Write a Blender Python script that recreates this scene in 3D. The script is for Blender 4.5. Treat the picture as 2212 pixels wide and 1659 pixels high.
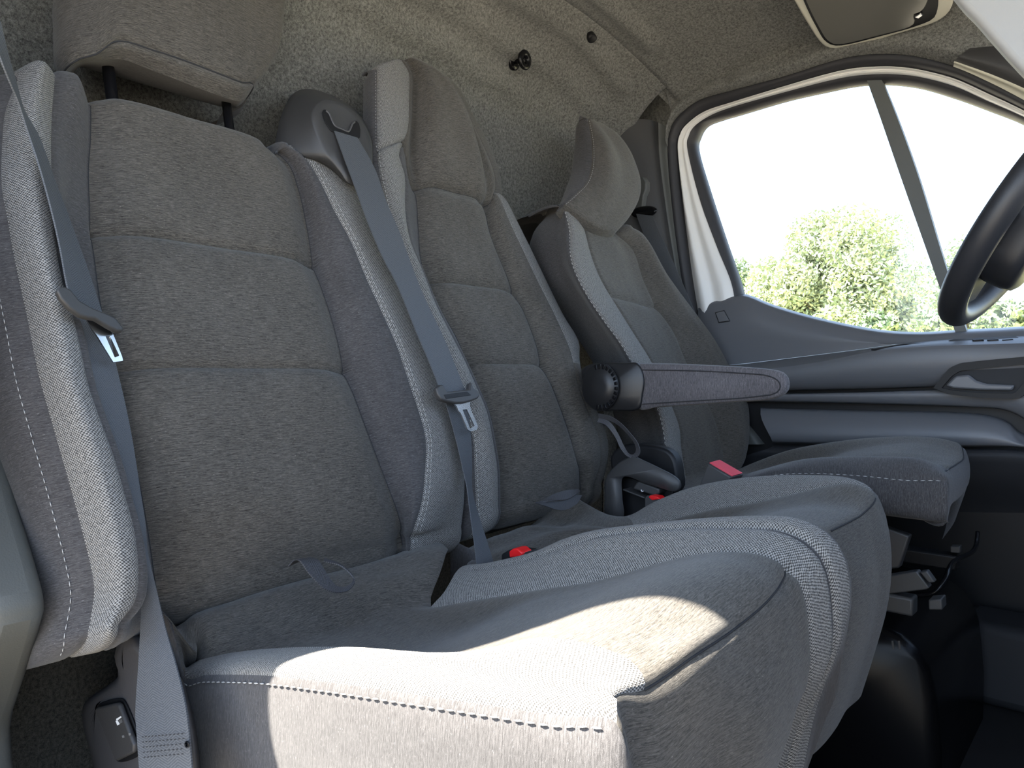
import bpy, bmesh, math, random
import numpy as np
from mathutils import Vector

random.seed(7)
rng = np.random.default_rng(7)
scene = bpy.context.scene
for _o in list(bpy.data.objects):
    bpy.data.objects.remove(_o, do_unlink=True)

# ------------------------------------------------------------------ camera
# vehicle axes: +x forward, +y from the open passenger door towards the driver's door, +z up, cab floor at z = 0
W, H, F = 2212.0, 1659.0, 1600.0
CAM = np.array([0.80, 0.0, 0.66])
YAW = math.radians(40.8)
PITCH = math.radians(1.593)
RIGHT = np.array([math.cos(YAW), math.sin(YAW), 0.0])
LOOK = np.array([-math.sin(YAW) * math.cos(PITCH), math.cos(YAW) * math.cos(PITCH), -math.sin(PITCH)])
UP = np.cross(RIGHT, LOOK)
cam_data = bpy.data.cameras.new('camera')
cam_data.sensor_fit = 'HORIZONTAL'
cam_data.sensor_width = 36.0
cam_data.lens = 36.0 * F / W
cam_data.clip_start = 0.02
cam_data.clip_end = 500
cam = bpy.data.objects.new('camera', cam_data)
scene.collection.objects.link(cam)
from mathutils import Matrix
_R = Matrix(((RIGHT[0], UP[0], -LOOK[0]), (RIGHT[1], UP[1], -LOOK[1]), (RIGHT[2], UP[2], -LOOK[2])))
cam.matrix_world = Matrix.Translation(Vector(CAM)) @ _R.to_4x4()
scene.camera = cam

# ------------------------------------------------------------------ sky, sun, exposure
world = bpy.data.worlds.new('sky')
scene.world = world
world.use_nodes = True
_nt = world.node_tree
_nt.nodes.clear()
_out = _nt.nodes.new('ShaderNodeOutputWorld')
_bg = _nt.nodes.new('ShaderNodeBackground')
_sky = _nt.nodes.new('ShaderNodeTexSky')
_sky.sky_type = 'HOSEK_WILKIE'
_sky.turbidity = 3.2
_sky.ground_albedo = 0.35
SUN_AZ = (0.722, 0.692)
SUN_EL = math.radians(56.3)
_sky.sun_direction = (-SUN_AZ[0] * math.cos(SUN_EL), -SUN_AZ[1] * math.cos(SUN_EL), math.sin(SUN_EL))
_bg.inputs['Strength'].default_value = 21.5
_hs = _nt.nodes.new('ShaderNodeHueSaturation')
_hs.inputs['Saturation'].default_value = 0.70
_nt.links.new(_sky.outputs[0], _hs.inputs['Color'])
_nt.links.new(_hs.outputs[0], _bg.inputs[0])
_nt.links.new(_bg.outputs[0], _out.inputs[0])
sun_data = bpy.data.lights.new('sun', 'SUN')
sun_data.energy = 45.0
sun_data.angle = math.radians(0.6)
sun_data.color = (1.0, 0.93, 0.82)
sun = bpy.data.objects.new('sun', sun_data)
scene.collection.objects.link(sun)
_d = Vector((SUN_AZ[0] * math.cos(SUN_EL), SUN_AZ[1] * math.cos(SUN_EL), -math.sin(SUN_EL)))
sun.rotation_euler = _d.to_track_quat('-Z', 'Y').to_euler()
sun.location = (-3, -4, 6)
scene.view_settings.view_transform = 'Standard'
scene.view_settings.look = 'None'
scene.view_settings.exposure = 0.0
scene.view_settings.gamma = 1.0
scene.view_settings.use_curve_mapping = False
scene.cycles.use_denoising = True
scene.cycles.max_bounces = 10
scene.cycles.diffuse_bounces = 6
scene.cycles.transparent_max_bounces = 8
scene.cycles.sample_clamp_indirect = 12.0

# ------------------------------------------------------------------ picture point -> place helpers
def ray(px, py):
    return LOOK * F + RIGHT * (px - W / 2) - UP * (py - H / 2)
def PX(px, py, x):
    r = ray(px, py); return CAM + r * ((x - CAM[0]) / r[0])
def PY(px, py, y):
    r = ray(px, py); return CAM + r * ((y - CAM[1]) / r[1])
def PZ(px, py, z):
    r = ray(px, py); return CAM + r * ((z - CAM[2]) / r[2])
def PN(px, py, p0, n, w=0.0):
    r = ray(px, py); return CAM + r * ((np.dot(n, p0 - CAM) + w) / np.dot(n, r))
LEAN = math.radians(19.4)
BN = np.array([math.cos(LEAN), 0, math.sin(LEAN)])      # normal of a backrest
BU = np.array([-math.sin(LEAN), 0, math.cos(LEAN)])     # up along a backrest
YV = np.array([0, 1.0, 0])
B0 = np.array([0.0, 0, 0.42])                            # bench backrest foot
B1 = np.array([0.06, 0, 0.415])                          # driver's backrest foot
def BK(px, py, w=0.0, p0=B0):
    return PN(px, py, p0, BN, w)

# ------------------------------------------------------------------ object helpers
COL = scene.collection
def link(o, parent=None):
    COL.objects.link(o)
    if parent is not None:
        o.parent = parent
    return o
def empty(name, loc, label=None, cat=None, group=None, kind=None):
    o = bpy.data.objects.new(name, None)
    o.empty_display_size = 0.05
    o.location = loc
    COL.objects.link(o)
    return tag(o, label, cat, group, kind)
def tag(o, label=None, cat=None, group=None, kind=None):
    if label: o['label'] = label
    if cat: o['category'] = cat
    if group: o['group'] = group
    if kind: o['kind'] = kind
    return o
def wloc(o):
    l = np.zeros(3)
    while o is not None:
        l = l + np.array(o.location); o = o.parent
    return l
def meshobj(name, verts, faces, mat, parent=None, uvs=None, smooth=True, kind=None, label=None):
    base = wloc(parent) if parent is not None else np.zeros(3)
    me = bpy.data.meshes.new(name)
    V = np.asarray(verts, dtype=float) - base
    me.from_pydata([tuple(v) for v in V], [], [tuple(int(i) for i in f) for f in faces])
    if uvs is not None:
        uvl = me.uv_layers.new(name='UVMap')
        uv = np.asarray(uvs, dtype=float)
        idx = np.empty(len(me.loops), dtype=np.int32)
        me.loops.foreach_get('vertex_index', idx)
        uvl.data.foreach_set('uv', uv[idx].astype(np.float32).ravel())
    me.validate()
    me.update()
    if smooth:
        me.polygons.foreach_set('use_smooth', [True] * len(me.polygons))
    if mat is not None:
        me.materials.append(mat)
    o = bpy.data.objects.new(name, me)
    link(o, parent)
    if kind: o['kind'] = kind
    if label: o['label'] = label
    return o
def bevel(o, width, seg=3, angle=35):
    m = o.modifiers.new('bevel', 'BEVEL')
    m.width = width; m.segments = seg; m.limit_method = 'ANGLE'; m.angle_limit = math.radians(angle)
    m.harden_normals = False
    return o
def subsurf(o, n=2):
    m = o.modifiers.new('sub', 'SUBSURF'); m.levels = n; m.render_levels = n
    return o
def solidify(o, t, offset=-1):
    m = o.modifiers.new('solid', 'SOLIDIFY'); m.thickness = t; m.offset = offset
    return o
def shade_auto(o, ang=40):
    m = o.data
    try:
        m.set_sharp_from_angle(angle=math.radians(ang))
    except Exception:
        pass
    return o

# ------------------------------------------------------------------ curves
def spline(pts, n=200):
    """centripetal Catmull-Rom through pts, n samples evenly by length"""
    P = np.asarray(pts, dtype=float)
    if len(P) == 2:
        t = np.linspace(0, 1, n)[:, None]
        return P[0] * (1 - t) + P[1] * t
    P = np.vstack([2 * P[0] - P[1], P, 2 * P[-1] - P[-2]])
    out = []
    for i in range(1, len(P) - 2):
        p0, p1, p2, p3 = P[i - 1], P[i], P[i + 1], P[i + 2]
        a = 0.5
        t0 = 0; t1 = t0 + max(np.linalg.norm(p1 - p0), 1e-9) ** a
        t2 = t1 + max(np.linalg.norm(p2 - p1), 1e-9) ** a
        t3 = t2 + max(np.linalg.norm(p3 - p2), 1e-9) ** a
        t = np.linspace(t1, t2, 16, endpoint=False)[:, None]
        A1 = (t1 - t) / (t1 - t0) * p0 + (t - t0) / (t1 - t0) * p1
        A2 = (t2 - t) / (t2 - t1) * p1 + (t - t1) / (t2 - t1) * p2
        A3 = (t3 - t) / (t3 - t2) * p2 + (t - t2) / (t3 - t2) * p3
        Bq1 = (t2 - t) / (t2 - t0) * A1 + (t - t0) / (t2 - t0) * A2
        Bq2 = (t3 - t) / (t3 - t1) * A2 + (t - t1) / (t3 - t1) * A3
        out.append((t2 - t) / (t2 - t1) * Bq1 + (t - t1) / (t2 - t1) * Bq2)
    out = np.vstack(out + [P[-2][None]])
    return resample(out, n)
def resample(P, n, cluster=False):
    P = np.asarray(P, dtype=float)
    d = np.concatenate([[0], np.cumsum(np.linalg.norm(np.diff(P, axis=0), axis=1))])
    s = np.linspace(0, d[-1], n)
    if cluster:
        s = d[-1] * (0.25 * np.linspace(0, 1, n) + 0.75 * 0.5 * (1 - np.cos(np.pi * np.linspace(0, 1, n))))
    return np.stack([np.interp(s, d, P[:, k]) for k in range(P.shape[1])], axis=1)
def splitcurve(dense, vals, brk, counts):
    """dense: polyline; vals: monotone scalar along it; split at brk values; resample each piece to counts"""
    idx = [0]
    for b in brk:
        k = int(np.argmin(np.abs(vals - b)))
        idx.append(max(idx[-1] + 1, min(k, len(dense) - 2 - (len(brk)))))
    idx.append(len(dense) - 1)
    res = []
    for j, c in enumerate(counts):
        seg = resample(dense[idx[j]:idx[j + 1] + 1], c + 1, True)
        res.append(seg if j == 0 else seg[1:])
    return np.vstack(res)

# ------------------------------------------------------------------ padded loft
class Loft:
    """a net of columns (each M points) interpolated crosswise; panels are cut from it as separate parts"""
    def __init__(self, cols, K=8):
        self.C = [np.asarray(c) for c in cols]
        self.n = len(self.C)
        self.M = len(self.C[0])
        self.K = [K] * (self.n - 1) if isinstance(K, int) else list(K)
        grid = []
        self.start = [0]
        Cs = np.stack(self.C)                       # n,M,3
        ext = np.concatenate([(2 * Cs[0] - Cs[1])[None], Cs, (2 * Cs[-1] - Cs[-2])[None]])
        for i in range(self.n - 1):
            p0, p1, p2, p3 = ext[i], ext[i + 1], ext[i + 2], ext[i + 3]
            d1 = np.linalg.norm(p2 - p1, axis=1, keepdims=True) + 1e-9
            d0 = np.linalg.norm(p1 - p0, axis=1, keepdims=True) + 1e-9
            d2 = np.linalg.norm(p3 - p2, axis=1, keepdims=True) + 1e-9
            m1 = ((p1 - p0) / d0 * d1 + (p2 - p1) / d1 * d0) / (d0 + d1) * d1
            m2 = ((p2 - p1) / d1 * d2 + (p3 - p2) / d2 * d1) / (d1 + d2) * d1
            for k in range(self.K[i]):
                t = k / self.K[i]
                if self.K[i] >= 7: t = 0.2 * t + 0.8 * 0.5 * (1 - math.cos(math.pi * t))
                h00 = 2 * t**3 - 3 * t**2 + 1; h10 = t**3 - 2 * t**2 + t
                h01 = -2 * t**3 + 3 * t**2; h11 = t**3 - t**2
                grid.append(h00 * p1 + h10 * m1 + h01 * p2 + h11 * m2)
            self.start.append(self.start[-1] + self.K[i])
        grid.append(Cs[-1])
        self.G = np.stack(grid)                     # N,M,3
        self.off = np.zeros(self.G.shape[:2])
        du = np.linalg.norm(np.diff(self.G, axis=0), axis=2)
        self.u = np.concatenate([np.zeros((1, self.M)), np.cumsum(du, axis=0)])
        dv = np.linalg.norm(np.diff(self.G, axis=1), axis=2)
        self.v = np.concatenate([np.zeros((len(self.G), 1)), np.cumsum(dv, axis=1)], axis=1)
        gu = np.gradient(self.G, axis=0); gv = np.gradient(self.G, axis=1)
        nn = np.cross(gu, gv)
        self.N = nn / (np.linalg.norm(nn, axis=2, keepdims=True) + 1e-12)
    def flip(self):
        self.N = -self.N; return self
    def groove_col(self, ci, depth, sig, r0=None, r1=None, fade=4):
        g = self.start[ci]
        d = np.abs(self.u - self.u[g][None])
        w = np.ones(self.M)
        if r0 is not None:
            r = np.arange(self.M)
            w = np.clip((r - r0 + fade) / fade, 0, 1) * np.clip((r1 + fade - r) / fade, 0, 1)
        self.off -= depth * np.exp(-(d / sig) ** 2) * w[None]
        return self
    def groove_row(self, rj, depth, sig, c0, c1, fade=3):
        g0, g1 = self.start[c0], self.start[c1]
        d = np.abs(self.v - self.v[:, rj][:, None])
        i = np.arange(len(self.G))
        w = np.clip((i - g0) / fade + 1, 0, 1) * np.clip((g1 - i) / fade + 1, 0, 1)
        w[(i < g0 - 1) | (i > g1 + 1)] = 0
        self.off -= depth * np.exp(-(d / sig) ** 2) * w[:, None]
        return self
    def pts(self):
        return self.G + self.N * self.off[..., None]
    def panel(self, name, c0, c1, mat, parent, r0=0, r1=None, label=None):
        r1 = self.M - 1 if r1 is None else r1
        g0, g1 = self.start[c0], self.start[c1]
        P = self.pts()[g0:g1 + 1, r0:r1 + 1]
        U = self.u[g0:g1 + 1, r0:r1 + 1]; V = self.v[g0:g1 + 1, r0:r1 + 1]
        a, b = P.shape[:2]
        U = U - U.mean(axis=0, keepdims=True)
        V = np.broadcast_to(V.mean(axis=0, keepdims=True), V.shape)
        idx = np.arange(a * b).reshape(a, b)
        f = np.stack([idx[:-1, :-1], idx[1:, :-1], idx[1:, 1:], idx[:-1, 1:]], axis=-1).reshape(-1, 4)
        return meshobj(name, P.reshape(-1, 3), f, mat, parent, np.stack([U, V], -1).reshape(-1, 2), label=label)
    def colcurve(self, ci, r0=0, r1=None, lift=0.0, shift=0):
        r1 = self.M - 1 if r1 is None else r1
        g = self.start[ci] + shift
        return (self.pts() + self.N * lift)[g, r0:r1 + 1]
    def rowcurve(self, rj, c0, c1, lift=0.0):
        return (self.pts() + self.N * lift)[self.start[c0]:self.start[c1] + 1, rj]

def stitches(name, curve, mat, parent, length=0.006, gap=0.003, r=0.0007):
    """a row of little thread stitches along a curve"""
    P = np.asarray(curve)
    d = np.concatenate([[0], np.cumsum(np.linalg.norm(np.diff(P, axis=0), axis=1))])
    at = lambda s: np.array([np.interp(s, d, P[:, k]) for k in range(3)])
    V, Fc = [], []
    s = 0.0
    while s + length < d[-1]:
        a, b = at(s), at(s + length)
        t = b - a; t = t / (np.linalg.norm(t) + 1e-9)
        q = np.cross(t, [0.3, -0.5, 0.81]); q /= np.linalg.norm(q) + 1e-9
        q2 = np.cross(t, q)
        o = len(V)
        m = (a + b) / 2
        for c, rr in ((a, r * 0.35), (m, r), (b, r * 0.35)):
            for k in range(4):
                an = k * math.pi / 2
                V.append(c + rr * (math.cos(an) * q + math.sin(an) * q2))
        for j in (0, 4):
            for k in range(4):
                Fc.append((o + j + k, o + j + (k + 1) % 4, o + j + 4 + (k + 1) % 4, o + j + 4 + k))
        s += length + gap
    return meshobj(name, V, Fc, mat, parent, kind='stuff')
def tube(name, curve, r, mat, parent, seg=8, n=None, kind=None, closed=False, flat=None):
    P = np.asarray(curve, dtype=float)
    if n: P = resample(P, n)
    T = np.gradient(P, axis=0); T /= np.linalg.norm(T, axis=1, keepdims=True) + 1e-12
    ref = np.array([0, 0, 1.0]) if abs(T[0][2]) < 0.9 else np.array([1.0, 0, 0])
    q = np.cross(T[0], ref); q /= np.linalg.norm(q)
    V, Fc = [], []
    for i in range(len(P)):
        q = q - T[i] * np.dot(q, T[i]); q /= np.linalg.norm(q)
        q2 = np.cross(T[i], q)
        rr = r if np.isscalar(r) else r[i]
        for k in range(seg):
            a = 2 * math.pi * k / seg
            V.append(P[i] + rr * (math.cos(a) * q + math.sin(a) * q2))
    for i in range(len(P) - 1):
        for k in range(seg):
            Fc.append((i * seg + k, i * seg + (k + 1) % seg, (i + 1) * seg + (k + 1) % seg, (i + 1) * seg + k))
    Fc.append(tuple(range(seg - 1, -1, -1)))
    Fc.append(tuple((len(P) - 1) * seg + k for k in range(seg)))
    return meshobj(name, V, Fc, mat, parent, kind=kind)
def ribbon(name, left, right, mat, parent, n=60, thick=0.0016, across=4, label=None):
    """a strip of webbing between two edges"""
    L = spline(left, n); R = spline(right, n)
    t = np.linspace(0, 1, across + 1)
    G = L[:, None] * (1 - t)[None, :, None] + R[:, None] * t[None, :, None]
    a, b = G.shape[:2]
    gu = np.gradient(G, axis=0); gv = np.gradient(G, axis=1)
    nn = np.cross(gu, gv); nn /= np.linalg.norm(nn, axis=2, keepdims=True) + 1e-12
    V = np.concatenate([(G + nn * thick / 2).reshape(-1, 3), (G - nn * thick / 2).reshape(-1, 3)])
    idx = np.arange(a * b).reshape(a, b)
    f = np.stack([idx[:-1, :-1], idx[1:, :-1], idx[1:, 1:], idx[:-1, 1:]], -1).reshape(-1, 4)
    Fc = [tuple(q) for q in f] + [tuple(q[::-1] + a * b) for q in f]
    ring = list(idx[:, 0]) + list(idx[-1, 1:]) + list(idx[::-1, -1][1:]) + list(idx[0, ::-1][1:-1])
    for i in range(len(ring)):
        p, q = ring[i], ring[(i + 1) % len(ring)]
        Fc.append((q, p, p + a * b, q + a * b))
    sl = np.concatenate([[0], np.cumsum(np.linalg.norm(np.diff((L + R) / 2, axis=0), axis=1))])
    wid = np.linalg.norm(R - L, axis=1).mean()
    uv = np.stack([np.broadcast_to(t[None] * wid, (a, b)), np.broadcast_to(sl[:, None], (a, b))], -1).reshape(-1, 2)
    o = meshobj(name, V, Fc, mat, parent, np.concatenate([uv, uv]), label=label)
    return shade_auto(o, 50)
def prism(name, outline, depth, mat, parent, bev=0.003, seg=3, label=None, smooth=True, holes=None):
    """closed outline (3D, roughly planar) pushed by the vector depth"""
    P = np.asarray(outline, dtype=float); D = np.asarray(depth, dtype=float)
    n = len(P)
    V = np.vstack([P, P + D])
    nrm = np.zeros(3)
    for i in range(n):
        nrm += np.cross(P[i] - P[0], P[(i + 1) % n] - P[0])
    flip = np.dot(nrm, D) > 0
    f1 = list(range(n)); f2 = list(range(2 * n - 1, n - 1, -1))
    Fc = []
    if flip:
        f1 = f1[::-1]; f2 = f2[::-1]
    Fc += [f1, f2]
    for i in range(n):
        j = (i + 1) % n
        q = (i, i + n, j + n, j)
        Fc.append(q[::-1] if flip else q)
    # centre-fan the caps so that a bevel and shading stay clean
    o = meshobj(name, V, Fc, mat, parent, smooth=smooth, label=label)
    shade_auto(o, 35)
    if bev: bevel(o, bev, seg)
    return o
def box(name, lo, hi, mat, parent=None, bev=0.004, seg=3, label=None, kind=None):
    (x0, y0, z0), (x1, y1, z1) = lo, hi
    out = [(x0, y0, z0), (x1, y0, z0), (x1, y1, z0), (x0, y1, z0)]
    o = prism(name, out, (0, 0, z1 - z0), mat, parent, bev, seg, label)
    if kind: o['kind'] = kind
    return o
def rings(name, R, mat, parent, close_first=True, close_last=True, label=None, uv=True):
    """list of equal-length closed rings skinned together"""
    R = [np.asarray(r) for r in R]
    n = len(R[0]); V = np.vstack(R); Fc = []
    for i in range(len(R) - 1):
        for k in range(n):
            Fc.append((i * n + k, i * n + (k + 1) % n, (i + 1) * n + (k + 1) % n, (i + 1) * n + k))
    if close_first: Fc.append(tuple(range(n - 1, -1, -1)))
    if close_last: Fc.append(tuple((len(R) - 1) * n + k for k in range(n)))
    o = meshobj(name, V, Fc, mat, parent, label=label)
    return o
def closed_spline(pts, n):
    P = list(pts)
    Q = P[-3:] + P + P[:3]
    S = spline(Q, 40 * len(Q))
    # cut the middle period
    P0 = np.asarray(P[0]); 
    d = np.linalg.norm(S - P0, axis=1)
    h = len(S)
    i0 = int(np.argmin(d[:h // 2])); i1 = h // 2 + int(np.argmin(d[h // 2:]))
    return resample(S[i0:i1 + 1], n + 1)[:-1]
def pillow(name, outline, nvec, front, back, mat, parent, n=96, power=2.6, nr=9, edge=0.012, label=None, groove=0.0, backscale=0.93, uax=None, bvec=None):
    """padded block: outline in a plane, bulging by `front` along nvec and ending at -back"""
    O = closed_spline(outline, n)
    c = O.mean(axis=0); nv = np.asarray(nvec, float); nv /= np.linalg.norm(nv)
    bv = -nv if bvec is None else np.asarray(bvec, float)
    R = []
    for i in range(nr):
        s = 0.02 + (1 - 0.02) * (i / (nr - 1)) ** 0.75
        R.append(c + (O - c) * s + nv * front * (1 - s ** power))
    if groove:
        R.append(c + (O - c) * 1.0 - nv * groove)
    for t in (0.15, 0.35, 0.6, 0.85):
        sc = 1 + edge * math.sin(math.pi * t) - (1 - backscale) * t ** 3
        R.append(c + (O - c) * sc + bv * back * t)
    for t in (0.95, 1.0):
        sc = backscale - (0.05 if t < 1 else 0.18)
        R.append(c + (O - c) * sc + bv * back * t)
    R.append(c + (O - c) * 0.3 + bv * back)
    V = np.vstack(R)
    ua = YV if uax is None else np.asarray(uax)
    va = np.cross(nv, ua)
    uvs = np.stack([(V - c) @ ua, (V - c) @ va], -1)
    m = len(O); Fc = []
    for i in range(len(R) - 1):
        for k in range(m):
            Fc.append((i * m + k, i * m + (k + 1) % m, (i + 1) * m + (k + 1) % m, (i + 1) * m + k))
    Fc.append(tuple(range(m - 1, -1, -1))); Fc.append(tuple((len(R) - 1) * m + k for k in range(m)))
    return meshobj(name, V, Fc, mat, parent, uvs, label=label)
# ------------------------------------------------------------------ materials
MATS = {}
def newmat(name):
    m = bpy.data.materials.new(name); m.use_nodes = True
    nt = m.node_tree; nt.nodes.clear()
    out = nt.nodes.new('ShaderNodeOutputMaterial')
    b = nt.nodes.new('ShaderNodeBsdfPrincipled')
    nt.links.new(b.outputs[0], out.inputs[0])
    MATS[name] = m
    return m, nt, b
def N(nt, t, **kw):
    n = nt.nodes.new(t)
    for k, v in kw.items(): setattr(n, k, v)
    return n
def mixcol(nt, fac, a, b):
    m = N(nt, 'ShaderNodeMix', data_type='RGBA')
    for i, v in ((0, fac), (6, a), (7, b)):
        if hasattr(v, 'links') or hasattr(v, 'is_linked'): nt.links.new(v, m.inputs[i])
        else: m.inputs[i].default_value = v if i == 0 else (*v, 1)
    return m.outputs[2]
def mth(nt, op, a, b=None, c=None):
    m = N(nt, 'ShaderNodeMath', operation=op)
    for i, v in enumerate((a, b, c)):
        if v is None: continue
        if hasattr(v, 'is_linked'): nt.links.new(v, m.inputs[i])
        else: m.inputs[i].default_value = v
    return m.outputs[0]
def mapping(nt, vec, scale, rot=(0, 0, 0)):
    m = N(nt, 'ShaderNodeMapping')
    m.inputs['Scale'].default_value = scale; m.inputs['Rotation'].default_value = rot
    nt.links.new(vec, m.inputs[0]); return m.outputs[0]
def noise(nt, vec, scale, detail=3, rough=0.55):
    n = N(nt, 'ShaderNodeTexNoise')
    n.inputs['Scale'].default_value = scale; n.inputs['Detail'].default_value = detail; n.inputs['Roughness'].default_value = rough
    nt.links.new(vec, n.inputs['Vector']); return n.outputs[0]
def ramp(nt, fac, lo, hi):
    r = N(nt, 'ShaderNodeMapRange'); r.clamp = True
    r.inputs[1].default_value = lo; r.inputs[2].default_value = hi
    nt.links.new(fac, r.inputs[0]); return r.outputs[0]
def bump(nt, b, h, strength, dist):
    n = N(nt, 'ShaderNodeBump'); n.inputs['Strength'].default_value = strength; n.inputs['Distance'].default_value = dist
    nt.links.new(h, n.inputs['Height']); nt.links.new(n.outputs[0], b.inputs['Normal'])
def plain(name, col, rough=0.5, metal=0.0, grain=0.0, gscale=900, spec=0.5, var=0.0):
    m, nt, b = newmat(name)
    b.inputs['Base Color'].default_value = (*col, 1)
    b.inputs['Roughness'].default_value = rough; b.inputs['Metallic'].default_value = metal
    b.inputs['Specular IOR Level'].default_value = spec
    tc = N(nt, 'ShaderNodeTexCoord')
    if grain:
        h = noise(nt, tc.outputs['Object'], gscale, 2)
        bump(nt, b, h, grain, 0.0006)
    if var:
        v = noise(nt, tc.outputs['Object'], 14, 4)
        c = mixcol(nt, ramp(nt, v, 0.3, 0.7), tuple(x * (1 - var) for x in col), tuple(x * (1 + var) for x in col))
        nt.links.new(c, b.inputs['Base Color'])
    return m
def heather(name, dark, light, streak=1.0, sheen=0.15):
    """melange cloth: short light threads lying crosswise on a dark ground (UV in metres)"""
    m, nt, b = newmat(name)
    uv = N(nt, 'ShaderNodeTexCoord').outputs['UV']
    a = noise(nt, mapping(nt, uv, (55, 800, 1)), 1.0, 3, 0.65)
    c = noise(nt, mapping(nt, uv, (200, 1300, 1)), 1.0, 2, 0.6)
    g = noise(nt, mapping(nt, uv, (9, 9, 1)), 1.0, 3, 0.5)
    fine = noise(nt, mapping(nt, uv, (2400, 2400, 1)), 1.0, 1, 0.5)
    f = mth(nt, 'ADD', mth(nt, 'MULTIPLY', a, 0.55 * streak), mth(nt, 'MULTIPLY', c, 0.45))
    f = mth(nt, 'ADD', f, mth(nt, 'MULTIPLY', mth(nt, 'SUBTRACT', fine, 0.5), 0.35))
    f = mth(nt, 'ADD', f, mth(nt, 'MULTIPLY', mth(nt, 'SUBTRACT', g, 0.5), 0.12))
    f = ramp(nt, f, 0.36, 0.72)
    sp = noise(nt, mapping(nt, uv, (320, 1100, 1)), 1.0, 1, 0.5)
    col = mixcol(nt, f, dark, light)
    col = mixcol(nt, ramp(nt, sp, 0.68, 0.80), col, tuple(min(1, 1.5 * x) for x in light))
    nt.links.new(col, b.inputs['Base Color'])
    b.inputs['Roughness'].default_value = 0.95
    b.inputs['Specular IOR Level'].default_value = 0.15
    b.inputs['Sheen Weight'].default_value = sheen; b.inputs['Sheen Roughness'].default_value = 0.5
    bump(nt, b, mth(nt, 'ADD', c, fine), 0.35, 0.0006)
    return m
def basket(name, dark, light, pitch=0.0036):
    """coarse two-tone basket weave (UV in metres)"""
    m, nt, b = newmat(name)
    uv = N(nt, 'ShaderNodeTexCoord').outputs['UV']
    sx = N(nt, 'ShaderNodeSeparateXYZ'); 
    wob = N(nt, 'ShaderNodeTexNoise'); wob.inputs['Scale'].default_value = 120
    nt.links.new(uv, wob.inputs['Vector'])
    add = N(nt, 'ShaderNodeVectorMath', operation='MULTIPLY_ADD')
    nt.links.new(wob.outputs[1], add.inputs[0]); add.inputs[1].default_value = (0.0022,) * 3
    nt.links.new(uv, add.inputs[2])
    nt.links.new(add.outputs[0], sx.inputs[0])
    k = 2 * math.pi / pitch
    su = mth(nt, 'SINE', mth(nt, 'MULTIPLY', sx.outputs[0], k))
    sv = mth(nt, 'SINE', mth(nt, 'MULTIPLY', sx.outputs[1], k * 1.15))
    p = mth(nt, 'MULTIPLY', su, sv)                       # alternating cells
    n2 = noise(nt, mapping(nt, uv, (700, 700, 1)), 1.0, 2)
    f = mth(nt, 'ADD', mth(nt, 'MULTIPLY', p, 0.75), mth(nt, 'MULTIPLY', mth(nt, 'SUBTRACT', n2, 0.5), 1.6))
    n3 = noise(nt, mapping(nt, uv, (230, 230, 1)), 1.0, 2)
    f = mth(nt, 'ADD', f, mth(nt, 'MULTIPLY', mth(nt, 'SUBTRACT', n3, 0.5), 0.9))
    f = ramp(nt, f, -0.4, 0.5)
    nt.links.new(mixcol(nt, f, dark, light), b.inputs['Base Color'])
    b.inputs['Roughness'].default_value = 0.95; b.inputs['Specular IOR Level'].default_value = 0.15
    b.inputs['Sheen Weight'].default_value = 0.1
    bump(nt, b, mth(nt, 'ABSOLUTE', p), 0.5, 0.0008)
    return m
def webbing(name, dark, light):
    m, nt, b = newmat(name)
    uv = N(nt, 'ShaderNodeTexCoord').outputs['UV']
    sx = N(nt, 'ShaderNodeSeparateXYZ'); nt.links.new(uv, sx.inputs[0])
    tri = mth(nt, 'ABSOLUTE', mth(nt, 'SUBTRACT', mth(nt, 'FRACT', mth(nt, 'MULTIPLY', sx.outputs[0], 70)), 0.5))
    z = mth(nt, 'SINE', mth(nt, 'ADD', mth(nt, 'MULTIPLY', sx.outputs[1], 2600), mth(nt, 'MULTIPLY', tri, 34)))
    n2 = noise(nt, mapping(nt, uv, (900, 300, 1)), 1.0, 2)
    f = ramp(nt, mth(nt, 'ADD', mth(nt, 'MULTIPLY', z, 0.4), n2), 0.1, 0.95)
    nt.links.new(mixcol(nt, f, dark, light), b.inputs['Base Color'])
    b.inputs['Roughness'].default_value = 0.6; b.inputs['Specular IOR Level'].default_value = 0.4
    bump(nt, b, z, 0.15, 0.0004)
    return m
def felt(name, dark, light):
    m, nt, b = newmat(name)
    oc = N(nt, 'ShaderNodeTexCoord').outputs['Object']
    a = noise(nt, oc, 190, 4, 0.7); c = noise(nt, oc, 700, 2, 0.7); g = noise(nt, oc, 2.5, 3)
    f = mth(nt, 'ADD', mth(nt, 'MULTIPLY', a, 0.6), mth(nt, 'MULTIPLY', c, 0.4))
    f = mth(nt, 'ADD', f, mth(nt, 'MULTIPLY', mth(nt, 'SUBTRACT', g, 0.5), 0.12))
    f = ramp(nt, f, 0.38, 0.63)
    nt.links.new(mixcol(nt, f, dark, light), b.inputs['Base Color'])
    b.inputs['Roughness'].default_value = 1.0; b.inputs['Specular IOR Level'].default_value = 0.05
    b.inputs['Sheen Weight'].default_value = 0.2
    bump(nt, b, f, 0.5, 0.0012)
    return m

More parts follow.
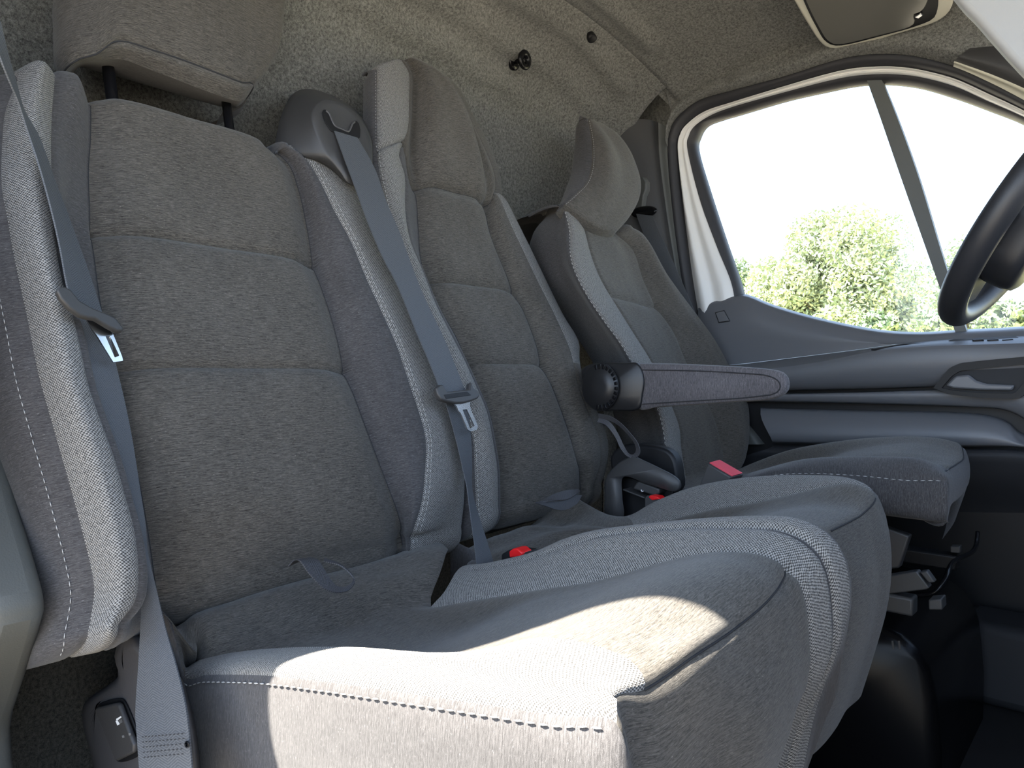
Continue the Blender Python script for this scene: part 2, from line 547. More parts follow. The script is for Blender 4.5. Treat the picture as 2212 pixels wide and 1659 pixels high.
M_INSERT = heather('melange_cloth', (0.0235, 0.0212, 0.0182), (0.152, 0.138, 0.119))
M_DARK = heather('dark_side_cloth', (0.036, 0.034, 0.0345), (0.135, 0.129, 0.129), 0.8)
M_ARM = heather('armrest_cloth', (0.058, 0.054, 0.058), (0.215, 0.20, 0.21), 0.8)
M_WEAVE = basket('light_basket_cloth', (0.040, 0.039, 0.038), (0.315, 0.304, 0.285))
M_THREAD = plain('light_thread', (0.42, 0.41, 0.39), 0.8)
M_SEAM = plain('dark_thread', (0.02, 0.02, 0.022), 0.9)
M_BELT = webbing('belt_webbing', (0.046, 0.050, 0.057), (0.096, 0.101, 0.110))
M_STRAP = webbing('strap_webbing', (0.022, 0.021, 0.023), (0.085, 0.083, 0.088))
M_FELT = felt('wall_felt', (0.062, 0.063, 0.058), (0.25, 0.25, 0.232))
M_FELTB = felt('headliner_felt', (0.060, 0.055, 0.046), (0.22, 0.205, 0.175))
M_CARPET = felt('carpet_felt', (0.03, 0.028, 0.024), (0.13, 0.12, 0.10))
M_PLAST = plain('dark_plastic', (0.042, 0.041, 0.041), 0.5, grain=0.25)
M_PLASTD = plain('blackish_plastic', (0.013, 0.013, 0.014), 0.4, grain=0.2)
M_PLAST2 = plain('grey_plastic', (0.10, 0.105, 0.10), 0.55, grain=0.25)
M_DOOR = plain('door_plastic', (0.125, 0.128, 0.138), 0.38, grain=0.2)
M_BLACK = plain('black_plastic', (0.010, 0.010, 0.011), 0.5, spec=0.3)
M_KICK = plain('dark_kick_plastic', (0.022, 0.023, 0.026), 0.6, grain=0.2, spec=0.3)
M_GLOSS = plain('black_paint', (0.006, 0.006, 0.007), 0.22, spec=0.25)
M_CONS = plain('console_plastic', (0.062, 0.060, 0.063), 0.5, grain=0.3)
M_JAMB = plain('jamb_plastic', (0.075, 0.076, 0.068), 0.6, grain=0.4, gscale=600)
M_PED = plain('pedestal_paint', (0.004, 0.004, 0.0045), 0.25, spec=0.12)
M_RUBBER = plain('rubber_seal', (0.030, 0.030, 0.034), 0.6)
M_WHITE = plain('white_paint', (0.82, 0.81, 0.78), 0.35)
M_VISOR = plain('visor_vinyl', (0.34, 0.34, 0.33), 0.6, grain=0.1)
M_CREAM = plain('cream_plastic', (0.66, 0.64, 0.53), 0.5, grain=0.1)
M_CHROME = plain('steel', (0.62, 0.62, 0.62), 0.18, 1.0)
M_BRACKET = plain('bracket_steel', (0.06, 0.06, 0.06), 0.5, 0.2)
M_RED = plain('red_plastic', (0.75, 0.012, 0.015), 0.35)
M_PINK = plain('faded_red_plastic', (0.62, 0.06, 0.09), 0.4)
M_FLOOR = plain('rubber_mat', (0.006, 0.006, 0.0075), 0.75, grain=0.2, var=0.2)
M_MARK = plain('white_print', (0.85, 0.85, 0.85), 0.5)
M_MARKD = plain('grey_print', (0.18, 0.18, 0.18), 0.5)
M_SILVER = plain('satin_silver', (0.62, 0.63, 0.66), 0.25, 0.9)
M_MIRROR = plain('mirror_cover', (0.16, 0.155, 0.14), 0.22, 0.2)
M_LEATHER = plain('wheel_leather', (0.022, 0.023, 0.027), 0.42, grain=0.3, gscale=1200)
M_GROUND = plain('yard_ground', (0.24, 0.212, 0.170), 0.9, var=0.25)
M_GRASS = plain('dry_grass', (0.46, 0.44, 0.20), 0.9, var=0.3)
def glassmat():
    m, nt, b = newmat('window_glass')
    out = nt.nodes['Material Output']
    t = N(nt, 'ShaderNodeBsdfTransparent'); t.inputs[0].default_value = (0.93, 0.96, 0.95, 1)
    g = N(nt, 'ShaderNodeBsdfGlossy'); g.inputs['Roughness'].default_value = 0.02
    fr = N(nt, 'ShaderNodeFresnel'); fr.inputs[0].default_value = 1.45
    mx = N(nt, 'ShaderNodeMixShader')
    nt.links.new(fr.outputs[0], mx.inputs[0]); nt.links.new(t.outputs[0], mx.inputs[1]); nt.links.new(g.outputs[0], mx.inputs[2])
    nt.links.new(mx.outputs[0], out.inputs[0])
    return m
M_GLASS = glassmat()
def leafmat(name, a, b_):
    m, nt, b = newmat(name)
    oi = N(nt, 'ShaderNodeTexCoord').outputs['Object']
    f = noise(nt, oi, 1.2, 4)
    nt.links.new(mixcol(nt, ramp(nt, f, 0.3, 0.7), a, b_), b.inputs['Base Color'])
    b.inputs['Roughness'].default_value = 0.6
    return m
M_LEAF = leafmat('willow_leaf', (0.24, 0.30, 0.17), (0.46, 0.49, 0.34))
M_LEAF2 = leafmat('hedge_leaf', (0.15, 0.22, 0.13), (0.32, 0.38, 0.23))
M_BARK = plain('bark', (0.16, 0.13, 0.09), 0.9)
# ------------------------------------------------------------------ cab shell: bulkhead, headliner, floor
def shell_pt(y, x, z):
    e = max(0.0, (y - 1.30) / 0.5)
    up = min(1.0, max(0.0, (z - 0.9) / 0.4))
    zz = z - 0.115 * e ** 2.2 * up
    xx = x + (0.06 * e ** 2.6 if x < -0.05 else 0.0) * min(1.0, (-x) / 0.3 if x < 0 else 0)
    e2 = max(0.0, (0.45 - y) / 0.5)
    zz -= 0.10 * e2 ** 2.2 * up
    return np.array([xx, y, zz])
prof = spline([(-.40, -.02), (-.40, .5), (-.40, 1.0), (-.392, 1.18), (-.365, 1.31), (-.30, 1.41), (-.18, 1.485),
               (0.0, 1.525), (.3, 1.54), (.7, 1.535), (1.1, 1.50), (1.30, 1.45)], 190)
ys = np.linspace(0.10, 1.865, 130)
iy = int(np.argmin(np.abs(ys - 1.745)))
SH = np.array([[shell_pt(y, p[0], p[1]) for p in prof] for y in ys])       # y, s, 3
def snap_to_shell(px, py):
    """the place where a sight line meets the felt shell"""
    d = SH.reshape(-1, 3) - CAM
    r = ray(px, py); r = r / np.linalg.norm(r)
    ang = (d @ r) / np.linalg.norm(d, axis=1)
    return SH.reshape(-1, 3)[int(np.argmax(ang))]
ridge_px = [[(640, -70), (760, 0), (851, 54), (934, 100), (1018, 150), (1080, 183), (1113, 212)],
            [(840, -60), (947, 0), (1018, 42), (1101, 87), (1184, 141), (1246, 195), (1275, 237)],
            [(1040, -50), (1134, 0), (1226, 62), (1300, 125), (1342, 191)],
            [(1240, -40), (1305, 0), (1350, 33), (1400, 92)]]
disp = np.zeros(SH.shape[:2])
for rp in ridge_px:
    pts = [snap_to_shell(*p) for p in rp]
    near = [pts[0] + np.array([-0.0, -0.5, 0.02]), pts[0] + np.array([0, -0.2, 0.01])]
    C = spline(near + pts, 160)
    d = np.linalg.norm(SH[:, :, None] - C[None, None], axis=3).min(axis=2)
    disp += 0.021 * np.exp(-(d / 0.015) ** 2)
gu = np.gradient(SH, axis=0); gv = np.gradient(SH, axis=1)
SN = np.cross(gu, gv); SN /= np.linalg.norm(SN, axis=2, keepdims=True)
if SN[60, 40][0] < 0: SN = -SN
SHD = SH + SN * disp[..., None]
def gridobj(name, G, mat, parent=None, kind=None, label=None):
    a, b = G.shape[:2]
    idx = np.arange(a * b).reshape(a, b)
    f = np.stack([idx[:-1, :-1], idx[1:, :-1], idx[1:, 1:], idx[:-1, 1:]], -1).reshape(-1, 4)
    return meshobj(name, G.reshape(-1, 3), f, mat, parent, kind=kind, label=label)
kw = int(np.argmin(np.abs(prof[:, 0] + 0.20) + (prof[:, 1] < 1.2)))
kl = int(np.argmin(np.abs(prof[:, 1] - 0.62)))
wr = gridobj('wall_rear', SHD[:iy + 1, kl:kw + 1], M_FELT, kind='structure', label='grey felt bulkhead with moulded ribs behind the seats')
solidify(wr, 0.02, 0)
lowc = gridobj('trim_5', SHD[:iy + 1, :kl + 1], M_CARPET, kind='structure', label='dark carpet on the lower bulkhead behind the seats')
kz = int(np.argmin(np.abs(prof[:, 1] - 1.455) + (prof[:, 0] > -0.1)))
gridobj('wall_corner', SHD[iy:, kz:kw + 1], M_FELT, wr)
ce = gridobj('ceiling', SHD[:, kw:], M_FELT, kind='structure', label='brownish felt headliner over the cab')
solidify(ce, 0.02, 0)
# far corner strip of felt between the bulkhead and the pillar trim
fl = box('floor', (-0.45, 0.05, -0.06), (1.35, 1.95, 0.0), M_FLOOR, kind='structure', label='black rubber cab floor')
_p = snap_to_shell(1268, 71) + np.array([0.010, 0, -0.014])
_n = np.array([0.55, 0.0, -0.83]); _a = np.array([0.83, 0.0, 0.55])
hol = rings('wall_plug', [[_p + _n * h + r * (math.cos(t) * YV * 1.2 + math.sin(t) * _a) for t in np.linspace(0, 2 * math.pi, 16, endpoint=False)] for r, h in ((0.011, -0.004), (0.011, 0.009), (0.008, 0.0105))], M_BLACK, None)
tag(hol, 'small black plug pushed into the felt above the middle seat', 'plug')

# pegs on the bulkhead: a double button hook
def peg():
    c = snap_to_shell(1104, 143); n = np.array([0.985, 0.05, -0.1])
    e = empty('coat_peg', tuple(c), 'black double-disc peg screwed to the felt bulkhead', 'hook')
    a = np.cross(n, YV); a /= np.linalg.norm(a); b = np.cross(n, a)
    def disc(nm, prof_, cc):
        R = [[cc + n * h + r * (math.cos(t) * a + math.sin(t) * b) for t in np.linspace(0, 2 * math.pi, 24, endpoint=False)] for r, h in prof_]
        return rings(nm, R, M_GLOSS, e)
    disc('base_disc', [(0.018, -0.004), (0.019, 0.010), (0.0175, 0.012), (0.009, 0.013)], c)
    disc('stem', [(0.007, 0.003), (0.006, 0.018), (0.008, 0.040)], c)
    disc('outer_disc', [(0.006, 0.034), (0.021, 0.036), (0.0225, 0.040), (0.021, 0.043), (0.0105, 0.044), (0.009, 0.041), (0.005, 0.038)], c)
peg()

# ------------------------------------------------------------------ far side: window frame, pillar, felt strip
def curveY(px_pts, y, n=90):
    return spline([PY(p[0], p[1], y if np.isscalar(y) else y[i]) for i, p in enumerate(px_pts)], n)
cF = [(1500, 740), (1486, 670), (1474, 610), (1462, 530), (1450, 430), (1442, 324), (1448, 280), (1466, 250), (1510, 217), (1584, 195), (1694, 165.5), (1786, 136), (1841, 123), (1890, 118), (1933, 118), (1988, 125), (2062, 145), (2136, 177), (2213, 217), (2330, 285), (2480, 380), (2650, 500)]
cW0 = [(1512, 740), (1500, 670), (1490, 610), (1479, 530), (1467, 430), (1459, 324), (1465, 288), (1482, 265), (1520, 238), (1584, 217), (1694, 183), (1786, 156), (1841, 144), (1890, 140), (1933, 140), (1988, 147), (2062, 166), (2136, 199), (2213, 236), (2330, 300), (2480, 392), (2650, 510)]
cW1 = [(1598, 740), (1590, 670), (1580, 610), (1548, 530), (1512, 430), (1486, 324), (1489, 293), (1502, 272), (1535, 250), (1584, 231), (1694, 200), (1786, 176), (1841, 165), (1890, 161), (1933, 161), (1988, 167), (2062, 187), (2136, 220), (2213, 254), (2330, 316), (2480, 405), (2650, 520)]
cG = [(1620, 740), (1606, 670), (1593, 610), (1562, 520), (1526, 410), (1501, 324), (1505, 292), (1521, 268), (1556, 254), (1590, 244), (1694, 213), (1786, 192), (1841, 181), (1890, 177), (1933, 178), (1988, 186), (2062, 208), (2136, 235), (2213, 266), (2330, 330), (2480, 418), (2650, 530)]
def ctl(pts, y): return np.array([PY(px, py, y) for px, py in pts])
def dense(P, k=6):
    return spline(P, (len(P) - 1) * k + 1)
def match(P, k=10):
    # keep control-point correspondence: sample k steps between neighbouring control points
    P = np.asarray(P); S = []
    Q = np.vstack([2 * P[0] - P[1], P, 2 * P[-1] - P[-2]])
    for i in range(1, len(Q) - 2):
        for j in range(k):
            t = j / k
            p0, p1, p2, p3 = Q[i - 1], Q[i], Q[i + 1], Q[i + 2]
            S.append(0.5 * ((2 * p1) + (-p0 + p2) * t + (2 * p0 - 5 * p1 + 4 * p2 - p3) * t * t + (-p0 + 3 * p1 - 3 * p2 + p3) * t ** 3))
    S.append(Q[-2]); return np.array(S)
kF = match(ctl(cF, 1.80)); kW0 = match(ctl(cW0, 1.812)); kW1 = match(ctl(cW1, 1.832)); kG = match(ctl(cG, 1.845))
kFm = (kF + kW0) / 2 + np.array([0, -0.006, 0])
seal = Loft([kF + np.array([0, 0.02, 0]), kF, kFm, kW0, kW0 + np.array([0, 0.03, 0])], 4)
o = seal.panel('trim_1', 0, 4, M_RUBBER, None, label='dark rubber seal around the driver door opening'); tag(o, kind='structure')
mid = (kW0 + kW1) / 2
wf = Loft([kW0 + np.array([0, 0.02, 0]), kW0 * 0.75 + kW1 * 0.25 + np.array([0, -0.003, 0]), mid + np.array([0, 0.005, 0]), kW0 * 0.28 + kW1 * 0.72 + np.array([0, -0.004, 0]), kW1], 4)
door = empty('door_1', (0.5, 1.86, 0.0), 'dark grey driver door with white painted window frame', None, kind='structure')
wf.panel('window_frame', 0, 4, M_WHITE, door, label='off-white painted window frame')
gs = Loft([kW1 + np.array([0, -0.002, 0]), (kW1 + kG) / 2 + np.array([0, -0.005, 0]), kG, kG + np.array([0, 0.03, 0])], 4)
gs.panel('glass_seal', 0, 3, M_RUBBER, door)
# glass: one sheet each side of the divider bar
barL = [PY(1873, 170, 1.849), PY(1900, 245, 1.849), PY(1950, 390, 1.849), PY(2010, 560, 1.849), PY(2068, 725, 1.849)]
barR = [PY(1905, 170, 1.849), PY(1936, 245, 1.849), PY(1985, 380, 1.849), PY(2040, 560, 1.849), PY(2093, 725, 1.849)]
ribbon('divider_bar', barL, barR, M_PLAST2, door, 20, 0.02, 2)
win = empty('window_1', (0.5, 1.90, 0.9), 'driver door glass with the bright sky and trees behind', None, kind='structure')
gl = [PY(px, py, 1.862) for px, py in [(1470, 780), (1470, 200), (1700, 160), (1889, 150), (2080, 730), (1880, 780)]]
meshobj('pane', gl, [list(range(6))], M_GLASS, win, smooth=False)
gl = [PY(px, py, 1.862) for px, py in [(1889, 150), (2080, 730), (2700, 780), (2700, 420), (2212, 200), (2000, 140)]]
meshobj('pane', gl, [list(range(6))], M_GLASS, win, smooth=False)
# felt strip from the headliner edge down to the door seal
edge = []
top_i = range(50, len(kF))
se = SHD[iy, kw:]
for i in top_i:
    k = int(np.argmin(np.abs(se[:, 0] - kF[i][0])))
    edge.append(SHD[iy, min(kw + k, SHD.shape[1] - 1)])
edge = np.array(edge)
edge[:, 0] = np.clip(kF[50:][:, 0], edge[:, 0].min(), None)
kFt = kF[50:]
bul = edge * 0.45 + kFt * 0.55 + np.array([0, 0.022, 0.012])
bul2 = edge * 0.08 + kFt * 0.92 + np.array([0, -0.010, 0.010])
fs = Loft([edge - np.array([0, 0.004, 0]), bul, bul2, kFt + np.array([0, 0.012, 0])], 14)
if fs.N[10, 60][1] > 0: fs.flip()
def on_strip(px, py):
    Q = fs.G.reshape(-1, 3); d_ = Q - CAM; r_ = ray(px, py); r_ = r_ / np.linalg.norm(r_)
    return Q[int(np.argmax((d_ @ r_) / np.linalg.norm(d_, axis=1)))]
stp = spline([on_strip(*p) for p in [(1572, 176), (1566, 150), (1570, 124), (1600, 108), (1650, 96), (1720, 86), (1800, 76)]], 120)
dq = np.linalg.norm(fs.G[:, :, None] - stp[None, None], axis=3).min(axis=2)
fs.off -= 0.010 * np.exp(-(dq / 0.010) ** 2)
o = fs.panel('wall_far', 0, 3, M_FELT, None, label='felt strip above the driver door opening'); tag(o, kind='structure')
# pillar trim beside the driver's seat belt
pil = empty('trim_2', (-0.25, 1.82, 0.3), 'dark grey plastic pillar trim behind the driver', None, kind='structure')
c0 = [PY(p[0], p[1], 1.7) for p in [(1305, 280), (1312, 330), (1330, 430), (1375, 560), (1430, 700), (1500, 860), (1560, 960)]]
c1 = [PY(p[0], p[1], 1.735) for p in [(1368, 258), (1374, 330), (1388, 430), (1412, 560), (1450, 700), (1520, 860), (1580, 960)]]
c2 = [PY(p[0], p[1], 1.765) for p in [(1406, 259), (1412, 330), (1425, 430), (1445, 560), (1470, 700), (1540, 860), (1600, 960)]]
c3 = [PY(p[0], p[1], 1.798) for p in [(1422, 265), (1424, 330), (1436, 430), (1456, 560), (1482, 700), (1552, 860), (1615, 960)]]
c4 = [PY(p[0], p[1], 1.803) for p in [(1449, 278), (1443, 324), (1452, 430), (1468, 560), (1493, 700), (1566, 860), (1640, 960)]]
c4b = [p + np.array([0.012, 0.05, 0]) for p in c4]
pl = Loft([spline(c, 40) for c in (c0, c1, c2, c3, c4, c4b)], 5)
pl.panel('pillar_cover', 0, 3, M_PLAST, pil)
pl.panel('pillar_edge', 3, 5, M_PLAST2, pil)
# corner felt closing bulkhead to pillar
cor = []
for z in np.linspace(0.0, 1.45, 40):
    k = int(np.argmin(np.abs(SHD[iy, :kw + 1, 2] - z)))
    cor.append(SHD[iy, k])
cor = np.array(cor)
fc = Loft([cor + np.array([0.0, -0.01, 0]), cor * 0.5 + 0.5 * np.stack([np.full(40, -0.356), np.full(40, 1.765), cor[:, 2]], 1), np.stack([np.full(40, -0.352), np.full(40, 1.79), cor[:, 2]], 1)], 6)
o = fc.panel('wall_side', 0, 2, M_FELT, None, label='felt lined rear corner on the driver side'); tag(o, kind='structure')
o = box('trim_3', (-0.1, 1.825, 0.0), (PY(1672, 957, 1.82)[0], 1.86, 0.60), M_PLAST2, None, 0.01, kind='structure', label='grey lower pillar trim between driver seat and door')

box('wall_body', (-0.46, 1.85, 0.0), (-0.17, 1.88, 1.52), M_FELT, None, 0.0, kind='structure', label='felt panel added behind the driver side pillar to stop a light leak')  # added panels: stop outside light leaking through the rear corner gap
box('wall_body', (-0.46, 1.70, 0.0), (-0.43, 1.88, 1.52), M_FELT, None, 0.0, kind='structure', label='felt panel added at the far rear corner to stop a light leak')

box('wall_top', (-0.47, 0.08, 1.575), (1.25, 1.95, 1.59), M_WHITE, None, 0.0, kind='structure', label='unseen outer roof skin of the van, added to block light')  # unseen skins added to keep outside light from getting behind the felt shell
box('wall_top', (-0.47, 1.93, 1.42), (1.10, 1.95, 1.58), M_WHITE, None, 0.0, kind='structure', label='unseen outer roof edge above the driver door, added to block light')
box('wall_back', (-0.48, 0.08, -0.05), (-0.465, 1.95, 1.58), M_WHITE, None, 0.0, kind='structure', label='unseen outer skin behind the bulkhead, added to block light')

# ------------------------------------------------------------------ driver door card
E1p = [(1508, 662), (1518, 652), (1545, 646), (1592, 636), (1615, 638), (1665, 658), (1737, 680), (1846, 705), (1918, 716), (1991, 719), (2081, 714), (2212, 707), (2500, 685)]
E2p = [(1573, 788), (1600, 786), (1701, 774), (1846, 756), (1955, 741), (2027, 734), (2212, 725), (2500, 708)]
E3p = [(1576, 794), (1665, 795), (1774, 781), (1882, 760), (1991, 749), (2212, 741), (2500, 726)]
def cy(pp, y, n=80, dy=0): return spline([PY(a, b + dy, y) for a, b in pp], n)
L = Loft([cy(E1p, 1.90, dy=-2), cy(E1p, 1.85), cy(E1p, 1.822, dy=8), cy(E1p, 1.815, dy=22), cy(E2p, 1.812)], 5)
L.panel('upper_trim', 0, 4, M_DOOR, door)
L = Loft([cy(E2p, 1.816), cy(E2p, 1.806, dy=1.0), cy(E3p, 1.765, dy=-3), cy(E3p, 1.758)], 5)
L.panel('arm_ledge', 0, 3, M_DOOR, door)
E4p = [(1540, 846), (1708, 844), (1900, 840), (2023, 836), (2212, 830), (2500, 820)]
L = Loft([cy(E3p, 1.758), cy(E3p, 1.755, dy=8), cy(E4p, 1.778, dy=-3), cy(E4p, 1.80)], 6)
L.panel('middle_panel', 0, 3, M_DOOR, door)
E6p = [(1560, 866), (1629, 868), (1800, 871), (2000, 876), (2099, 880), (2160, 884), (2190, 893), (2225, 912), (2500, 1000)]
L = Loft([cy(E4p, 1.80, dy=6), cy(E4p, 1.776, dy=8), cy(E6p, 1.780, dy=-4), cy(E6p, 1.81)], 6)
L.panel('lower_band', 0, 3, M_DOOR, door)
E7p = [(1643, 882), (1700, 884), (1850, 888), (2060, 892), (2130, 898), (2175, 912), (2210, 940), (2500, 1010)]
E8p = [(1668, 957), (1803, 960), (2000, 963), (2077, 965), (2212, 968), (2500, 1012)]
L = Loft([cy(E7p, 1.84), cy(E7p, 1.795, dy=3), cy(E7p, 1.785, dy=14), cy(E8p, 1.776, dy=-4), cy(E8p, 1.79)], 5)
L.panel('pocket_panel', 0, 4, M_DOOR, door)
E9p = [(1560, 1012), (1803, 1016), (2212, 1022), (2500, 1026)]
L = Loft([cy(E8p, 1.79, dy=5), cy(E8p, 1.765, dy=8), cy(E9p, 1.77), cy(E9p, 1.82, dy=90), cy(E9p, 1.84, dy=420)], 5)
L.panel('kick_panel', 0, 4, M_KICK, door)
dx0 = PY(1575, 850, 1.83)[0]
box('door_shell', (dx0 - 0.03, 1.818, 0.0), (1.35, 1.875, 0.66), M_BLACK, door, 0.004)
# square cap
sc_ = [(1545, 675), (1565, 670), (1578, 694), (1553, 698)]
prism('cap_gap', [PY(a, b, 1.8075) for a, b in sc_], (0, -0.003, 0), M_KICK, door, 0.001)
prism('screw_cap', [PY(a * .86 + 1560 * .14, b * .86 + 684 * .14, 1.8055) for a, b in sc_], (0, -0.003, 0), M_DOOR, door, 0.001)
# slots and switch panel on the ledge
def ledge(px, py, lift=0.0):
    return PN(px, py, PY(1900, 748, 1.785), np.array([0, -0.55, 0.835]), lift)
prism('ledge_slot', [ledge(a, b, 0.001) for a, b in [(1882, 758), (1950, 747), (2008, 743), (2014, 746), (1950, 752), (1890, 761)]], (0, -0.002, 0.004), M_BLACK, door, 0.001)
prism('switch_panel', [ledge(a, b, 0.002) for a, b in [(2048, 741), (2060, 737), (2195, 731), (2202, 734), (2190, 739), (2080, 744)]], (0, -0.003, 0.005), M_PLAST, door, 0.0015)
for sx in (2100, 2132, 2164):
    prism('window_switch', [ledge(a, b, 0.008) for a, b in [(sx, 737.5), (sx + 24, 735.5), (sx + 26, 738), (sx + 2, 740)]], (0, -0.002, 0.004), M_GLOSS, door, 0.001)
# inner handle recess
hp = [(2016, 838), (2036, 812), (2052, 794), (2075, 784), (2130, 778), (2240, 768), (2250, 800), (2238, 835), (2205, 858), (2190, 862), (2120, 860), (2050, 852)]
hp2 = [(2034, 838), (2056, 812), (2074, 801), (2130, 795), (2226, 786), (2222, 815), (2192, 850), (2120, 849), (2060, 844)]
def plate_ring(name, outer, inner, D, mat, parent, n=64):
    def res(P):
        return resample(np.asarray(list(P) + [P[0]], float), n + 1)[:-1]
    O, I = res(outer), res(inner)
    k = int(np.argmin(np.linalg.norm(I - O[0], axis=1))); I = np.roll(I, -k, axis=0)
    D = np.asarray(D, float); V = np.vstack([O, I, O + D, I + D]); Fc = []
    for i in range(n):
        j = (i + 1) % n
        Fc += [(i, j, n + j, n + i), (2 * n + i, 3 * n + i, 3 * n + j, 2 * n + j), (i, 2 * n + i, 2 * n + j, j), (n + i, n + j, 3 * n + j, 3 * n + i)]
    o = meshobj(name, V, Fc, mat, parent)
    bm = bmesh.new(); bm.from_mesh(o.data); bmesh.ops.recalc_face_normals(bm, faces=bm.faces); bm.to_mesh(o.data); bm.free()
    shade_auto(o, 40); return o
plate_ring('handle_surround', [PY(a, b, 1.748) for a, b in hp], [PY(a, b, 1.748) for a, b in hp2], (0, 0.03, 0), M_BLACK, door)
prism('handle_recess', [PY(a, b, 1.7555) for a, b in hp2], (0, 0.004, 0), M_KICK, door, 0)
hp3 = [(2042, 833), (2064, 812), (2092, 809), (2108, 822), (2130, 829), (2192, 832), (2186, 844), (2120, 843), (2058, 839)]
prism('door_handle', [PY(a, b, 1.742) for a, b in hp3], (0, 0.010, 0), M_DOOR, door, 0.004)

# ------------------------------------------------------------------ near side: body side with the open doorway, windscreen pillar, dash
nw = empty('wall_near', (0, 0.1, 0), 'passenger side body around the open doorway', None, kind='structure')
po = [(-0.42, -0.05), (0.0, -0.05), (0.0, 0.70), (-0.03, 0.81), (-0.066, 0.89), (-0.08, 0.98), (-0.076, 1.12), (-0.067, 1.237), (-0.044, 1.317), (-0.015, 1.348), (0.04, 1.378), (0.12, 1.398), (0.2, 1.408), (0.2, 1.45), (-0.42, 1.45)]
o = prism('pillar', [(a, 0.09, b) for a, b in po], (0, 0.06, 0), M_PLAST, nw, 0.004)
box('roof_rail', (-0.42, 0.09, 1.408), (1.3, 0.20, 1.52), M_WHITE, nw, 0.02)
box('sill', (0.0, 0.04, -0.12), (1.3, 0.16, -0.01), M_BLACK, nw, 0.02)
# lower jamb trim seen at the left edge
jt = [(-60, 640), (-10, 860), (25, 1000), (50, 1100), (81, 1201), (98, 1262), (106, 1300), (104, 1330), (92, 1375), (67, 1454), (36, 1545), (30, 1580), (34, 1640), (50, 1720), (-200, 1760), (-260, 1200)]
o = prism('jamb_trim', [PY(a, b, 0.238) for a, b in jt], (0, -0.05, 0), M_JAMB, nw, 0.014, 4)
# windscreen pillars and dash (outside the picture, they shade the cab)
fr = empty('wall_front', (1.2, 1.0, 0), 'dash and windscreen surround ahead of the seats', None, kind='structure')
box('dash', (1.02, 0.12, 0.0), (1.45, 1.88, 0.74), M_BLACK, fr, 0.03)
tube('screen_pillar', [(1.02, 1.86, 0.78), (0.75, 1.83, 1.2), (0.55, 1.80, 1.42)], 0.04, M_PLAST, fr)
tube('screen_pillar', [(1.35, 0.12, 0.74), (1.2, 0.14, 1.1), (0.95, 0.17, 1.46)], 0.045, M_PLAST, fr)
# ------------------------------------------------------------------ seats
def bcol(pts, p0, nb, levels, capb=(0.035, 0.05), capt=(0.03, 0.09), counts=None):
    """backrest column: pts bottom->top 3D; split at heights `levels` along the back; add caps curling behind"""
    D = spline(pts, 400)
    hv = (D - p0) @ BU
    hv = np.maximum.accumulate(hv)
    face = splitcurve(D, hv, levels, counts)
    b, t = face[0], face[-1]
    nb_ = 6
    th = np.linspace(math.pi / 2, 0, nb_ + 1)[:-1]
    bot = np.array([b - BU * capb[0] * math.sin(a) - BN * capb[1] * (1 - math.cos(a)) for a in th])
    th = np.linspace(0, math.pi / 2, nb_ + 1)[1:]
    top = np.array([t + BU * capt[0] * math.sin(a) - BN * capt[1] * (1 - math.cos(a)) for a in th])
    return np.vstack([bot, face, top])
def shifted(c, w=0.0, y=0.0, u=0.0):
    return c + BN * w + YV * y + BU * u
def midcol(a, b, f, w): return a * (1 - f) + b * f + BN * w

CAPN = 6
# ================= outer passenger seat =================
seatA = empty('passenger_seat', (0.2, 0.52, 0.0), 'outer passenger seat nearest the open door, with a separate raised headrest', 'seat')
cnt = [22, 22, 22]
cA1 = [(185, 1366), (199, 1282), (197, 1252), (159, 1094), (111, 925), (79, 810), (56, 695), (24, 545), (12, 473), (0, 405), (1, 300), (8, 235), (34, 168)]
cA2 = [(262, 1350), (298, 1300), (305, 1235), (296, 1144), (284, 1097), (253, 989), (223, 905), (199, 837), (169, 702), (148, 628), (130, 540), (120, 440), (116, 330), (117, 250), (123, 163)]
cA3 = [(350, 1289), (337, 1184), (323, 1100), (297, 979), (270, 878), (250, 790), (222, 640), (211, 560), (202, 450), (199, 360), (203, 300), (204, 240), (203, 218)]
cA4 = [(865, 1168), (866, 1146), (855, 1088), (823, 991), (790, 900), (754, 799), (722, 683), (700, 618), (682, 560), (664, 480), (646, 405), (625, 352), (593, 326)]
cA5 = [(890, 1160), (895, 1146), (913, 1088), (922, 998), (922, 944), (913, 907), (888, 831), (859, 745), (827, 672), (795, 603), (760, 520), (726, 458), (706, 416), (685, 374), (656, 333), (630, 318)]
cA6 = [(996, 1138), (1002, 1080), (1003, 1034), (1000, 960), (985, 870), (955, 780), (915, 690), (880, 610), (850, 520), (826, 430), (812, 370), (790, 345), (740, 330)]
def cw(pp, w): return [BK(p[0], p[1], w if np.isscalar(w) else np.interp(i / (len(pp) - 1), [0, 0.15, 0.75, 1], w)) for i, p in enumerate(pp)]
lv = lambda a, b, p0=B0: [((BK(*a, 0, p0) - p0) @ BU), ((BK(*b, 0, p0) - p0) @ BU)]
s2 = [(BK(267, 797) - B0) @ BU, (BK(745, 800) - B0) @ BU]
s1 = [(BK(213, 498) - B0) @ BU, (BK(672, 567) - B0) @ BU]
lA = [np.mean(s2), np.mean(s1)]
mk = lambda pp, w, **k: bcol(cw(pp, w), B0, 6, lA, counts=cnt, **k)
A1 = mk(cA1, [0.03, 0.035, 0.035, 0.02], capb=(0.02, 0.06))
A2 = mk(cA2, [0.055, 0.07, 0.055, 0.02], capb=(0.02, 0.06))
A3 = bcol(cw(cA3, [-0.03, 0.008, 0.0, 0.0]), B0, 6, [s2[0], s1[0]], counts=cnt)
A4 = bcol(cw(cA4, [-0.03, 0.008, 0.0, 0.0]), B0, 6, [s2[1], s1[1]], counts=cnt)
